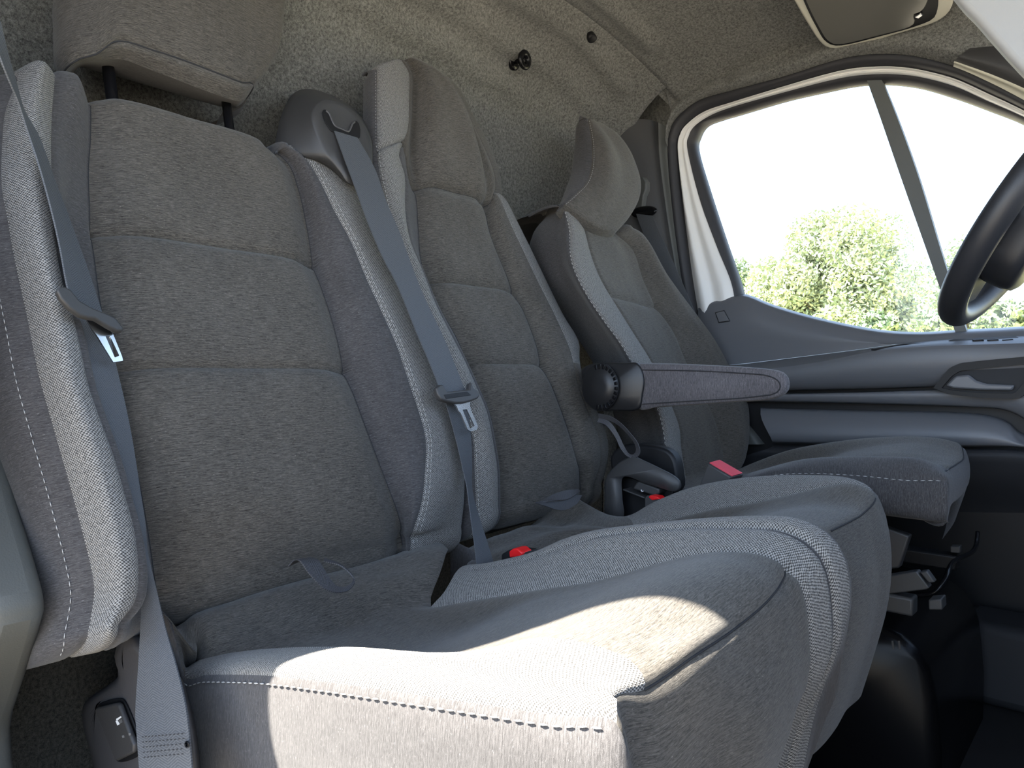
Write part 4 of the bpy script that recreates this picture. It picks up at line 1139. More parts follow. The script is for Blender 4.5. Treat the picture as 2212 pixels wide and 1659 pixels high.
stitches('stitching', LHC.colcurve(2, 5, LHC.M - 6, 0.001, 2), M_THREAD, hrC, 0.005, 0.003, 0.0006)
# driver cushion
K = []
yD = 1.22
st = [(1560, 1062), (1629, 1036), (1665, 1025), (1719, 1020), (1774, 1020), (1864, 1025), (1954, 1034), (2046, 1040)]
sD = [PY(a, b, yD) for a, b in st]
K.append(ccol([V3(.05, yD + .02, .36), V3(.08, yD + .02, .35)], [p + V3(0, .02, -.063) for p in sD], [V3(.56, yD + .02, .43), V3(.54, yD + .03, .43)]))
K.append(ccol([V3(.05, yD, .38), V3(.08, yD - .002, .37)], [p + V3(0, -.003, -.055) for p in sD], [PY(2046, 1100, yD), PY(2036, 1128, yD), V3(.55, yD + .02, .428)]))
K.append(ccol([V3(.05, yD, .42), V3(.08, yD, .41)], sD, [PY(2049, 1062, yD), PY(2046, 1092, yD), PY(2034, 1132, yD), V3(.545, yD + .02, .426)]))
rg = [(1560, 1048), (1593, 1032), (1665, 1009), (1737, 992), (1810, 987), (1918, 987), (1991, 992), (2044, 1018)]
rD = [PY(a, b, yD + .04) for a, b in rg]
K.append(ccol([V3(.05, yD + .04, .425), V3(.08, yD + .04, .42)], rD, [PY(2055, 1040, yD + .04), PY(2054, 1080, yD + .04), PY(2040, 1130, yD + .04), V3(.545, yD + .05, .424)]))
def topD(y, z0, zf, pf): return [V3(.13, y, z0), V3(.2, y, z0 + .012), V3(.28, y, z0 + .035), V3(.36, y, zf - .022), V3(.43, y, zf - .004), V3(.49, y, zf + .002), np.asarray(pf)]
fdD = lambda p: [V3(p[0] + .001, p[1], p[2] - .005), V3(p[0] + .008, p[1], p[2] - .03), V3(p[0] + .004, p[1], p[2] - .055), V3(p[0] - .018, p[1], p[2] - .072), V3(p[0] - .045, p[1], p[2] - .075)]
pD1 = PY(2052, 1010, 1.30); pD2 = PY(2070, 1000, 1.40); pD3 = PY(2084, 985, 1.52); pD4 = PY(2088, 978, 1.58)
K.append(ccol([V3(.06, 1.30, .43), V3(.085, 1.30, .42)], topD(1.30, .415, .495, pD1), fdD(pD1)))
K.append(ccol([V3(.06, 1.40, .43), V3(.085, 1.40, .42)], topD(1.40, .415, .505, pD2), fdD(pD2)))
K.append(ccol([V3(.06, 1.50, .43), V3(.085, 1.50, .42)], topD(1.50, .42, .512, pD3), fdD(pD3)))
fD = [PY(a, b, 1.60) for a, b in [(1560, 1035), (1614, 1009), (1701, 976), (1803, 958), (1882, 951), (1991, 949), (2045, 953), (2078, 965)]]
K.append(ccol([V3(.06, 1.60, .43), V3(.085, 1.60, .42)], fD, [PY(a, b, 1.60) for a, b in [(2092, 998), (2090, 1045), (2074, 1088), (2045, 1128)]]))
K.append(ccol([V3(.06, 1.64, .30), V3(.085, 1.64, .3)], [p + V3(-.01, .03, -.10) for p in fD], [V3(.52, 1.63, .36), V3(.50, 1.62, .32)]))
LDc = Loft(K, 9)
if LDc.N[LDc.start[5], 25][2] < 0: LDc.flip()
LDc.groove_col(2, 0.003, 0.004); LDc.groove_row(rr2, 0.003, 0.004, 3, 7, 2); LDc.groove_col(4, 0.004, 0.01, rr1, rr2)
LDc.panel('cushion_side', 0, 2, M_DARK, seatC)
LDc.panel('cushion_bolster', 2, 4, M_DARK, seatC, 0, rr2)
LDc.panel('cushion_top', 4, 7, M_INSERT, seatC, 0, rr2)
LDc.panel('cushion_front', 2, 7, M_DARK, seatC, rr2, LDc.M - 1)
LDc.panel('cushion_side', 7, 8, M_DARK, seatC)
stitches('stitching', LDc.colcurve(2, rr1, rr2, 0.0012, -1), M_THREAD, seatC, 0.006, 0.004, 0.0008)
tube('seam_cord', LDc.rowcurve(rr2, 3, 7, 0.0003), 0.0012, M_SEAM, seatC, 6)
# ------------------------------------------------------------------ belts, buckles, straps, housings
def pp(fn, pts, *a): return [fn(x, y, *a) for x, y in pts]
def plate_with_hole(name, outer, inner, D, mat, parent, n=64, bev=0.0004):
    def res(P):
        P = np.asarray(list(P) + [P[0]], float)
        return resample(P, n + 1)[:-1]
    O, I = res(outer), res(inner)
    k = int(np.argmin(np.linalg.norm(I - O[0], axis=1))); I = np.roll(I, -k, axis=0)
    if np.linalg.norm(I[n // 4] - O[n // 4]) > np.linalg.norm(I[-n // 4] - O[n // 4]): I = np.vstack([I[:1], I[1:][::-1]])
    D = np.asarray(D, float)
    V = np.vstack([O, I, O + D, I + D]); Fc = []
    for i in range(n):
        j = (i + 1) % n
        Fc += [(i, j, n + j, n + i), (2 * n + i, 3 * n + i, 3 * n + j, 2 * n + j), (i, 2 * n + i, 2 * n + j, j), (n + i, n + j, 3 * n + j, 3 * n + i)]
    o = meshobj(name, V, Fc, mat, parent)
    bm = bmesh.new(); bm.from_mesh(o.data); bmesh.ops.recalc_face_normals(bm, faces=bm.faces); bm.to_mesh(o.data); bm.free()
    shade_auto(o, 40)
    return o
# --- moulded belt outlet on the outer seat's shoulder
gd = empty('belt_outlet', tuple(BK(745, 300, 0.0)), 'black plastic seat belt outlet on the shoulder between the two passenger seats', 'belt outlet')
ob = [(598, 335), (601, 275), (618, 225), (639, 198), (668, 192), (701, 200), (743, 220), (772, 241), (794, 272), (806, 300), (808, 362), (802, 402), (743, 400), (700, 366), (650, 345)]
of = [(712, 335), (684, 280), (675, 254), (680, 236), (691, 222), (708, 216), (743, 226), (768, 245), (789, 277), (800, 303), (802, 362), (795, 398), (752, 394), (738, 374), (724, 354)]
def blend(a, b, t): return [(p[0] * (1 - t) + q[0] * t, p[1] * (1 - t) + q[1] * t) for p, q in zip(a, b)]
RR = []
for t, w in ((0, -0.075), (0, -0.02), (0.25, 0.0), (0.72, 0.030), (0.92, 0.043), (1.0, 0.047)):
    RR.append(closed_spline(pp(BK, blend(ob, of, t), w), 90))
inn = [(720, 318), (698, 278), (690, 256), (694, 242), (703, 232), (716, 226), (743, 234), (763, 252), (780, 281), (789, 305), (791, 352), (784, 386), (758, 384), (744, 362), (730, 340)]
RR.append(closed_spline(pp(BK, inn, 0.0455), 90)); RR.append(closed_spline(pp(BK, blend(inn, [(748, 300)] * 15, 0.7), 0.0455), 90))
rings('outlet_cover', RR, M_PLAST, gd)
us = [(696, 243), (699, 237), (705, 238), (710, 246), (715, 259), (722, 272), (736, 280), (752, 285), (758, 281), (760, 270), (763, 263), (769, 261), (775, 268), (778, 281), (777, 298), (770, 303), (752, 300), (733, 293), (714, 283), (703, 267), (697, 252)]
prism('belt_slot', pp(BK, us, 0.0462), BN * 0.0012, M_BLACK, gd, 0.0004)
tube('slot_lip', spline(pp(BK, [(704, 239), (711, 246), (717, 260), (724, 272), (738, 279), (752, 284), (757, 278), (761, 268), (766, 263)], 0.0478), 40), 0.0015, M_CONS, gd, 8)
prism('trim_line', pp(BK, [(629, 268), (631, 268), (660, 320), (657, 321)], -0.006), BN * 0.003, M_PLAST2, gd, 0)

# --- seat belt of the middle seat
bm_ = empty('seat_belt', tuple(BK(900, 600, 0.06)), 'grey seat belt running from the plastic outlet between the two passenger seats', 'seat belt')
bl = [(722, 283), (743, 341), (768, 408), (793, 478), (826, 555), (856, 612), (888, 690), (903, 727), (930, 790), (953, 850)]
br = [(772, 298), (808, 362), (835, 437), (862, 500), (884, 560), (907, 620), (936, 684), (960, 734), (985, 795), (1006, 848)]
ribbon('belt_webbing', [BK(x, y, np.interp(i, [0, 2, 9], [.049, .056, .058])) for i, (x, y) in enumerate(bl)], [BK(x, y, np.interp(i, [0, 2, 9], [.049, .056, .056])) for i, (x, y) in enumerate(br)], M_BELT, bm_, 90, across=6)
ll = [(958, 855), (966, 882), (977, 920), (988, 962), (999, 1010), (1008, 1050), (1012, 1080), (1017, 1120), (1024, 1170), (1030, 1222)]
lr = [(1005, 855), (1010, 882), (1014, 920), (1018, 962), (1019, 1010), (1019, 1048), (1024, 1080), (1036, 1120), (1050, 1165), (1067, 1220)]
wl = [.052, .048, .044, .042, .042, .045, .05, .055, .062, .068]
ribbon('belt_webbing', [BK(x, y, wl[i]) for i, (x, y) in enumerate(ll)], [BK(x, y, wl[i] - .006) for i, (x, y) in enumerate(lr)], M_BELT, bm_, 80, across=6)
tg = [(933, 842), (941, 835), (949, 835), (957, 850), (1005, 845), (1006, 830), (1011, 830), (1014, 841), (1024, 849), (1028, 856), (1024, 864), (1010, 870), (994, 874), (975, 875), (958, 871), (945, 867), (937, 856)]
prism('tongue_grip', pp(BK, tg, 0.058), BN * 0.010, M_PLAST, bm_, 0.003)
prism('tongue_slot', pp(BK, [(958, 853), (1008, 846), (1017, 854), (963, 862)], 0.0675), BN * 0.0012, M_BLACK, bm_, 0.0004)
plate_with_hole('tongue', pp(BK, [(977, 872), (984, 878), (988, 888), (993, 893), (1008, 929), (1015, 933), (1028, 929), (1030, 921), (1016, 888), (1013, 876), (1014, 868)], 0.060), pp(BK, [(997, 886), (1006, 885), (1023, 921), (1013, 926)], 0.060), BN * 0.0025, M_CHROME, bm_)

# --- seat belt of the outer seat
bo = empty('seat_belt', tuple(BK(200, 700, 0.06)), 'grey seat belt hanging down the near edge of the outer seat to a stitched anchor', 'seat belt')
ul = [(-110, -230), (-50, -40), (0, 125), (20, 176), (37, 216), (57, 277), (84, 358), (111, 456), (128, 530), (146, 624), (160, 668)]
ur = [(-80, -210), (-35, -70), (0, 47), (17, 118), (34, 176), (51, 236), (84, 296), (118, 390), (152, 480), (190, 585), (221, 680)]
def wb(i, n, a): return np.interp(i / (n - 1), np.linspace(0, 1, len(a)), a)
ribbon('belt_webbing', [BK(x, y, wb(i, 11, [.16, .13, .10, .082, .075])) for i, (x, y) in enumerate(ul)], [BK(x, y, wb(i, 11, [.16, .13, .10, .055, .040])) for i, (x, y) in enumerate(ur)], M_BELT, bo, 90, across=6)
l2 = [(158, 668), (172, 710), (196, 800), (220, 890), (250, 980), (276, 1070), (292, 1130)]
r2 = [(218, 672), (236, 726), (250, 790), (267, 861), (284, 945), (300, 1046), (314, 1140)]
e1 = [BK(x, y, wb(i, 7, [.058, .045, .04, .045])) for i, (x, y) in enumerate(l2)]
e2 = [BK(x, y, wb(i, 7, [.036, .03, .03, .04])) for i, (x, y) in enumerate(r2)]
ly = [(309, 1190, .322), (307, 1268, .318), (305, 1336, .314), (300, 1437, .306), (294, 1540, .298), (297, 1590, .294), (302, 1659, .29), (310, 1740, .285)]
ry = [(318, 1191, .327), (337, 1268, .328), (357, 1353, .326), (381, 1437, .320), (401, 1521, .314), (408, 1572, .310), (416, 1659, .306), (424, 1740, .30)]
ribbon('belt_webbing', e1 + [PY(*p) for p in ly], e2 + [PY(*p) for p in ry], M_BELT, bo, 140, across=6)
tg = [(116, 634), (124, 625), (135, 626), (147, 633), (166, 656), (193, 671), (224, 683), (243, 692), (262, 717), (257, 722), (246, 721), (226, 711), (200, 695), (184, 693), (166, 688), (144, 672), (125, 652)]
prism('tongue_grip', [BK(x, y, 0.096 - 0.00026 * (x - 116)) for x, y in tg], BN * 0.009, M_PLAST, bo, 0.003)
plate_with_hole('tongue', [BK(x, y, 0.088 - 0.00026 * (x - 116)) for x, y in [(184, 690), (204, 698), (232, 712), (242, 722), (262, 772), (264, 781), (243, 784), (208, 727), (198, 714)]], [BK(x, y, 0.088 - 0.00026 * (x - 116)) for x, y in [(226, 728), (236, 728), (256, 770), (246, 774)]], BN * 0.0025, M_CHROME, bo)
# stitched block on the anchor end
for k in range(5):
    yy = 1588 + 11 * k
    stitches('stitching', spline([PY(306 + k, yy + 4, .2925 - .0013 * k), PY(355, yy, .299 - .0013 * k), PY(400, yy - 4, .3065 - .0013 * k)], 20), M_SEAM, bo, 0.003, 0.0022, 0.0007)
rings('anchor_rivet', [[PY(403 + r * math.cos(t), 1608 + 1.5 * r * math.sin(t), .3065 - h) for t in np.linspace(0, 6.283, 16, endpoint=False)] for r, h in ((5, 0), (5, 0.002), (3, 0.0025), (2.5, 0.001))], M_GLOSS, bo)

# --- anchor housing with the seat heating switch beside the outer cushion
ah = empty('seat_side_console', tuple(PY(250, 1560, .33)), 'moulded dark plastic housing with a seat heating switch beside the near cushion', 'housing')
ho = [(262, 1376), (282, 1364), (304, 1378), (330, 1440), (395, 1470), (430, 1720), (215, 1740), (205, 1668), (190, 1610), (178, 1560), (178, 1532), (190, 1510), (236, 1478), (256, 1456), (247, 1420)]
RR = []
for t, y in ((0.0, .37), (0.0, .345), (0.035, .333), (0.10, .327)):
    RR.append(closed_spline([PY(p[0] * (1 - t) + 300 * t, p[1] * (1 - t) + 1560 * t, y) for p in ho], 100))
ri = [(263, 1430), (280, 1400), (300, 1420), (310, 1480), (300, 1500), (320, 1560), (310, 1650), (262, 1652), (248, 1640), (222, 1580), (206, 1530), (210, 1520), (250, 1502), (270, 1495), (272, 1465)]
RR.append(closed_spline([PY(p[0], p[1], .327) for p in ho and ri], 100))
rings('console_body', RR, M_CONS, ah, close_first=False)
prism('switch_recess', closed_spline([PY(a, b, .3265) for a, b in [(212, 1526), (222, 1517), (262, 1508), (272, 1514), (304, 1600), (304, 1625), (298, 1634), (262, 1645), (254, 1640), (214, 1540)]], 50), (0, -.002, 0), M_BLACK, ah, 0.0008)
sw = prism('heating_switch', [PY(a, b, .324) for a, b in [(215, 1530), (219, 1525), (262, 1515), (268, 1518), (301, 1605), (300, 1622), (264, 1640), (259, 1637)]], (0, -.006, 0), M_PLAST, ah, 0.0025)
def swp(x, y): return PY(x, y, .3178)
for q in ([(251, 1553), (261, 1547), (263, 1549), (253, 1557)], [(250, 1557), (254, 1556), (259, 1564), (254, 1567)], ):
    prism('seat_symbol', [swp(*a) for a in q], (0, -.0003, 0), M_MARK, sw, 0)
for k in range(3):
    prism('seat_symbol', [swp(256 + 1.2 * k, 1557 + 2.4 * k), swp(263 + .6 * k, 1553.5 + 2.4 * k), swp(263.6 + .6 * k, 1554.6 + 2.4 * k), swp(256.6 + 1.2 * k, 1558.1 + 2.4 * k)], (0, -.0003, 0), M_MARKD, sw, 0)
for cx, cy_ in ((266, 1591), (280, 1586)):
    prism('level_mark', [swp(cx - 2, cy_ - 2), swp(cx + 2, cy_ - 3), swp(cx + 3, cy_ + 2), swp(cx - 1, cy_ + 3)], (0, -.0003, 0), M_MARKD, sw, 0)

# --- webbing loops at the seat bights
lp = empty('strap_loop', tuple(PX(690, 1240, .05)), 'dark webbing pull loop lying on the outer passenger cushion', 'strap', 'pull straps of the seats')
La = [(622, 1224), (634, 1211), (648, 1212), (665, 1236), (690, 1263), (707, 1275), (727, 1280), (750, 1277), (763, 1265), (766, 1254), (757, 1240), (735, 1222), (700, 1213)]
Ra = [(650, 1210), (668, 1205), (686, 1210), (700, 1230), (713, 1252), (727, 1266), (742, 1269), (757, 1262), (763, 1252), (763, 1246), (752, 1231), (732, 1217), (700, 1206)]
xs = [.012, .02, .035, .045, .055, .06, .062, .06, .055, .05, .042, .032, .015]
ribbon('webbing', [PX(a, b, x + .03) for (a, b), x in zip(La, xs)], [PX(a, b, x + .022) for (a, b), x in zip(Ra, xs)], M_STRAP, lp, 90, 0.0014)
lp = empty('strap_loop', tuple(PX(1210, 1080, .05)), 'dark webbing pull loop flattened at the back of the middle cushion', 'strap', 'pull straps of the seats')
ribbon('webbing', [PX(a, b, .05) for a, b in [(1165, 1084), (1195, 1068), (1220, 1060), (1250, 1057)]], [PX(a, b, .06) for a, b in [(1185, 1082), (1222, 1079), (1237, 1073), (1253, 1061)]], M_STRAP, lp, 30, 0.0014)
ribbon('webbing', [PX(a, b, .062) for a, b in [(1156, 1087), (1180, 1094), (1207, 1102), (1226, 1100), (1247, 1088)]], [PX(a, b, .056) for a, b in [(1158, 1085), (1195, 1084), (1225, 1079), (1245, 1069), (1257, 1070)]], M_STRAP, lp, 30, 0.0014)
lp = empty('strap_loop', tuple(PY(1340, 940, 1.13)), 'dark webbing loop hanging below the driver armrest', 'strap', 'pull straps of the seats')
Lo = [(1290, 912), (1308, 918), (1328, 943), (1340, 968), (1355, 986), (1370, 990), (1382, 980), (1379, 960), (1362, 936), (1340, 913), (1318, 899), (1292, 893)]
Li = [(1294, 902), (1318, 912), (1336, 938), (1347, 962), (1358, 980), (1368, 982), (1374, 974), (1371, 958), (1356, 938), (1338, 920), (1316, 908), (1294, 904)]
ribbon('webbing', [PY(a, b, 1.145) for a, b in Lo], [PY(a, b, 1.15) for a, b in Li], M_STRAP, lp, 80, 0.0014)

# --- buckles
bk = empty('seat_belt_buckle', tuple(PY(1110, 1200, .80)), 'seat belt buckle with bright red button behind the outer cushion', 'buckle', 'seat belt buckles')
prism('buckle_body', [PY(a, b, .79) for a, b in [(1082, 1197), (1098, 1188), (1132, 1192), (1140, 1215), (1130, 1250), (1080, 1250)]], (0, .03, 0), M_BLACK, bk, 0.003)
prism('release_button', [PY(a, b, .786) for a, b in [(1099, 1191), (1108, 1185), (1117, 1185), (1129, 1195), (1126, 1203), (1100, 1205)]], (0, .022, 0), M_RED, bk, 0.002)
cb = empty('centre_console', tuple(PY(1390, 1060, 1.15)), 'black plastic cover with switch and belt slot between middle and driver seats', 'cover')
RR = []
hood = [(1318, 1018), (1345, 994), (1372, 985), (1382, 990), (1420, 1008), (1458, 1028), (1470, 1040), (1471, 1054), (1462, 1062), (1452, 1061), (1400, 1045), (1346, 1030), (1344, 1075), (1346, 1120), (1310, 1120), (1306, 1070), (1308, 1035)]
RR = []
for t, y in ((0, 1.20), (0, 1.155), (.02, 1.147), (.05, 1.144)):
    RR.append(closed_spline([PY(a * (1 - t) + 1350 * t, b * (1 - t) + 1045 * t, y) for a, b in hood], 100))
rings('hood', RR, M_PLAST, cb)
prism('recess_back', [PY(a, b, 1.175) for a, b in [(1340, 1028), (1400, 1042), (1455, 1060), (1440, 1120), (1340, 1130)]], (0, .02, 0), M_BLACK, cb, 0.002)
prism('switch_block', [PY(a, b, 1.150) for a, b in [(1374, 1043), (1380, 1040), (1425, 1056), (1424, 1066), (1415, 1072), (1366, 1056)]], (0, .03, 0), M_PLAST, cb, 0.003)
prism('shelf', [PY(a, b, 1.148) for a, b in [(1345, 1056), (1392, 1074), (1392, 1078), (1345, 1060)]], (0, .04, 0), M_PLAST, cb, 0.002)
for q in ([(1384.5, 1058), (1386, 1057.5), (1387, 1062), (1385.5, 1062.5)], [(1385.5, 1061), (1390, 1060), (1390, 1061.5), (1386, 1062.5)]):
    prism('seat_symbol', [PY(a, b, 1.1485) for a, b in q], (0, -.0005, 0), M_MARK, cb, 0)
bk = empty('seat_belt_buckle', tuple(PY(1412, 1080, 1.14)), 'seat belt buckle with bright red button in the slot below the armrest', 'buckle', 'seat belt buckles')
prism('buckle_body', [PY(a, b, 1.132) for a, b in [(1392, 1076), (1398, 1070), (1428, 1078), (1430, 1100), (1392, 1110)]], (0, .022, 0), M_PLAST, bk, 0.002)
prism('release_button', [PY(a, b, 1.130) for a, b in [(1400, 1074), (1404, 1070), (1420, 1073), (1426, 1078), (1408, 1081)]], (0, .02, 0), M_RED, bk, 0.0015)
bk = empty('seat_belt_buckle', tuple(PY(1545, 1040, 1.20)), 'driver seat belt buckle with faded red button standing beside the driver cushion', 'buckle', 'seat belt buckles')
prism('buckle_body', [PY(a, b, 1.195) for a, b in [(1529, 1002), (1578, 1031), (1562, 1060), (1538, 1075), (1500, 1075)]], (0.012, .028, 0.004), M_PLAST, bk, 0.002)
prism('release_button', [PY(a, b, 1.199) for a, b in [(1531, 1000), (1535, 998), (1585, 1027), (1579, 1031)]], (0.008, .02, 0.003), M_PINK, bk, 0.001)
prism('tongue_slot', [PY(a, b, 1.21) for a, b in [(1538, 997), (1545, 998), (1592, 1024), (1588, 1028)]], (0.004, .012, 0.002), M_BRACKET, bk, 0.001)

# --- armrest on the driver seat
arm = empty('armrest', (0, 0, 0)); arm.parent = seatC; arm.location = Vector(np.array([0.3, 1.18, 0.6]) - wloc(seatC))
ap = [(1372, 786), (1379, 785), (1440, 785), (1500, 787), (1600, 792), (1668, 798), (1692, 804), (1703, 815), (1706, 828), (1704, 842), (1692, 854), (1665, 863), (1580, 869), (1500, 875), (1420, 880), (1380, 883)]
AR = []
for t, y in ((0, 1.215), (0, 1.165), (.02, 1.156), (.07, 1.150)):
    AR.append(closed_spline([PY(a * (1 - t) + 1530 * t, b * (1 - t) + 832 * t, y) for a, b in ap], 110))
pad = rings('armrest_pad', AR, M_ARM, arm)
tube('seam_cord', spline([PY(a, b, 1.1496) for a, b in [(1388, 799), (1500, 801), (1600, 806), (1660, 812), (1680, 822), (1686, 834), (1680, 846), (1664, 853)]], 50), 0.0011, M_SEAM, arm, 6)
tube('seam_cord', spline([PY(a, b, 1.1496) for a, b in [(1388, 873), (1500, 866), (1600, 860), (1664, 853)]], 50), 0.0011, M_SEAM, arm, 6)
_me = pad.data; _uv = _me.uv_layers.new(name='UVMap')
for lo in _me.loops:
    v = _me.vertices[lo.vertex_index].co; _uv.data[lo.index].uv = (v.z, v.x)
bp = [(1256, 800), (1270, 789), (1290, 784), (1350, 783), (1379, 785), (1390, 805), (1393, 826), (1390, 850), (1381, 883), (1330, 887), (1303, 888), (1284, 876), (1268, 850)]
AR = []
for t, y in ((0, 1.21), (0, 1.152), (.03, 1.147), (.08, 1.145)):
    AR.append(closed_spline([PY(a * (1 - t) + 1330 * t, b * (1 - t) + 835 * t, y) for a, b in bp], 80))
rings('armrest_hinge', AR, M_PLASTD, arm)
def dialring(rpx, y, cx=1297, cyp=836):
    return [PY(cx + rpx * math.cos(t) * 0.82, cyp + rpx * math.sin(t) * 1.06, y) for t in np.linspace(0, 2 * math.pi, 40, endpoint=False)]
dl = rings('recline_dial', [dialring(49, 1.147), dialring(49, 1.138), dialring(46, 1.134), dialring(38, 1.133), dialring(36, 1.131), dialring(10, 1.130)], M_PLASTD, arm)
for k in range(16):
    t = -1.9 + k * 0.236
    q = [(36.5, t), (46.5, t), (46.5, t + .15), (36.5, t + .15)]
    prism('dial_rib', [PY(1297 + r * math.cos(a) * .82, 836 + r * math.sin(a) * 1.06, 1.1345) for r, a in q], (0, -.003, 0), M_GLOSS, dl, 0.0006)
# dark inner bracket of the driver seat
prism('hinge_cover', closed_spline([PY(a, b, 1.205) for a, b in [(1318, 985), (1345, 962), (1380, 960), (1440, 972), (1456, 990), (1463, 1020), (1462, 1060), (1340, 1060)]], 40), (0, .03, 0), M_BLACK, seatC, 0.006)

# --- driver belt on the far pillar
db = empty('seat_belt', tuple(PY(1390, 450, 1.72)), 'dark seat belt hanging from a slider on the far pillar behind the driver', 'seat belt')
prism('height_slider', [PY(a, b, 1.745) for a, b in [(1384, 396), (1388, 386), (1398, 384), (1405, 395), (1405, 412), (1399, 425), (1397, 452), (1381, 452), (1386, 425)]], (0, -.022, 0), M_PLAST2, db, 0.004)
AR = [[PY(1391 + rx * math.cos(t), 458 + ry * math.sin(t) - 0.12 * rx * math.cos(t), y) for t in np.linspace(0, 6.283, 28, endpoint=False)] for rx, ry, y in ((28, 12, 1.735), (29, 13, 1.722), (27, 11, 1.712), (20, 6, 1.710), (16, 3, 1.712))]
rings('belt_guide', AR, M_GLOSS, db)
ribbon('belt_webbing', pp(PY, [(1374, 462), (1388, 500), (1415, 560), (1452, 640), (1500, 740)], 1.705), pp(PY, [(1410, 466), (1424, 500), (1447, 550), (1478, 620), (1530, 740)], 1.712), M_BELT, db, 40)

# ------------------------------------------------------------------ sun visors
def visor(name, label, frame, panel, z0pt, nrm, thick, glassy=True):
    e = empty(name, tuple(PN(*frame[0], z0pt, nrm)), label, 'sun visor')
    n = np.asarray(nrm, float); n /= np.linalg.norm(n)
    f = prism('visor_body', closed_spline([PN(a, b, z0pt, n) for a, b in frame], 90), n * thick, M_CREAM, e, 0.006, 4)
    return e, n
vz = np.array([0.3, 1.62, 1.425]); vn = np.array([0.05, 0.28, 1.0])
fr_ = [(1700, -26), (1714, 2), (1745, 55), (1770, 92), (1785, 104), (1805, 107), (1850, 100), (1950, 72), (2025, 48), (2050, 28), (2060, 0), (2062, -60), (2050, -170), (2020, -200), (1700, -170), (1660, -130), (1672, -80)]
e, n = visor('sun_visor', 'cream framed sun visor with grey mirror cover, stowed above the driver door', fr_, None, vz, vn, 0.018)
in_ = [(1728, -30), (1736, 0), (1765, 60), (1783, 88), (1800, 97), (1820, 97), (1900, 78), (1975, 57), (2015, 40), (2025, 20), (2027, -10), (2020, -120), (1800, -130), (1735, -110)]
prism('mirror_recess', closed_spline([PN(a, b, vz, n, -0.0005) for a, b in in_], 80), -n * 0.001, M_BLACK, e, 0)
mc = [(1733, -30), (1742, 0), (1770, 58), (1787, 84), (1802, 93), (1820, 93), (1900, 74), (1960, 58), (1974, 50), (1976, 38), (1972, 30), (1990, 22), (2004, 0), (2006, -30), (1990, -110), (1800, -120), (1740, -100)]
prism('mirror_cover', closed_spline([PN(a, b, vz, n, -0.002) for a, b in mc], 80), -n * 0.003, M_MIRROR, e, 0.001)
prism('cover_clip', [PN(a, b, vz, n, -0.003) for a, b in [(1976, 34), (1988, 26), (1994, 30), (1984, 37)]], -n * 0.004, M_SILVER, e, 0.001)
# second visor, swung down from the roof
nvp = np.array([0.60, 1.15, 1.15]); nn_ = np.array([0.22, -1.0, 0.12]); nn_ /= np.linalg.norm(nn_)
e = empty('sun_visor', tuple(PN(2150, 40, nvp, nn_)), 'pale sun visor swung down at the upper right corner', 'sun visor')
vo_ = [(2048, -40), (2074, 4), (2110, 42), (2150, 88), (2190, 132), (2232, 172), (2290, 196), (2370, 150), (2440, -60), (2440, -380), (2360, -470), (2200, -480), (2090, -430), (2044, -240)]
prism('visor_body', closed_spline([PN(a, b, nvp, nn_) for a, b in vo_], 100), -nn_ * 0.022, M_VISOR, e, 0.008, 4)
tube('visor_arm', [PN(2120, -440, nvp, nn_) - nn_ * 0.01, PN(2120, -520, nvp, nn_) - nn_ * 0.01 + np.array([0, 0, 0.06])], 0.006, M_CREAM, e, 10)

# windscreen pillar cover, upper right
ap_ = empty('trim_4', tuple(PY(2150, 150, 1.79)), 'dark windscreen pillar cover with a pale edge', None, kind='structure')
P0 = [(2058, 142), (2075, 118), (2110, 96), (2150, 84), (2260, 60)]
L = Loft([spline([PY(a, b, 1.80) for a, b in q], 20) for q in ([(2058, 148), (2140, 182), (2215, 220), (2330, 290)], [(2060, 140), (2140, 172), (2215, 206), (2330, 270)])] +
         [spline([PY(a, b, y) for a, b in q], 20) for q, y in (([(2062, 132), (2140, 160), (2215, 192), (2330, 250)], 1.775), ([(2072, 122), (2145, 140), (2215, 160), (2330, 200)], 1.765), ([(2095, 104), (2150, 100), (2215, 105), (2330, 120)], 1.78))], 5)
L.panel('pillar_edge', 0, 2, M_CREAM, ap_)
L.panel('pillar_cover', 2, 4, M_PLAST, ap_)

# ------------------------------------------------------------------ steering wheel
swc = np.array([0.652, 1.42, 0.898]); st_ = np.array([math.sin(math.radians(33)), 0, math.cos(math.radians(33))]); sn_ = np.array([-st_[2], 0, st_[0]])
whl = empty('steering_wheel', tuple(swc), 'dark leather steering wheel with silver spoke trim ahead of the driver seat', 'steering wheel')
ang = np.linspace(0, 2 * math.pi, 97)
T = [swc + 0.185 * (math.cos(a) * YV + math.sin(a) * st_) for a in ang]
tube('rim', T, 0.021, M_LEATHER, whl, 16)
hub_o = [(.075, .02), (.06, .055), (.0, .065), (-.06, .055), (-.075, .02), (-.078, -.03), (-.07, -.085), (-.04, -.115), (.0, -.12), (.04, -.115), (.07, -.085), (.078, -.03)]
pillow('hub', [swc + YV * a + st_ * b for a, b in hub_o], sn_, 0.035, 0.05, M_LEATHER, whl, 60)
for sgn in (-1, 1):
    prism('spoke', [swc + YV * sgn * a + st_ * b for a, b in ((.06, -.01), (.178, -.02), (.170, -.07), (.06, -.075))], sn_ * 0.014, M_LEATHER, whl, 0.005)
    prism('spoke_trim', [swc + sn_ * 0.012 + YV * sgn * a + st_ * b for a, b in ((.074, -.02), (.125, -.03), (.118, -.085), (.07, -.08))], sn_ * 0.012, M_SILVER, whl, 0.004)
prism('spoke', [swc + YV * a + st_ * b for a, b in ((-.05, -.10), (.05, -.10), (.075, -.172), (-.075, -.172))], sn_ * 0.012, M_CONS, whl, 0.005)
tube('column', [swc - sn_ * 0.03, swc - sn_ * 0.30 ], 0.045, M_BLACK, whl, 16)

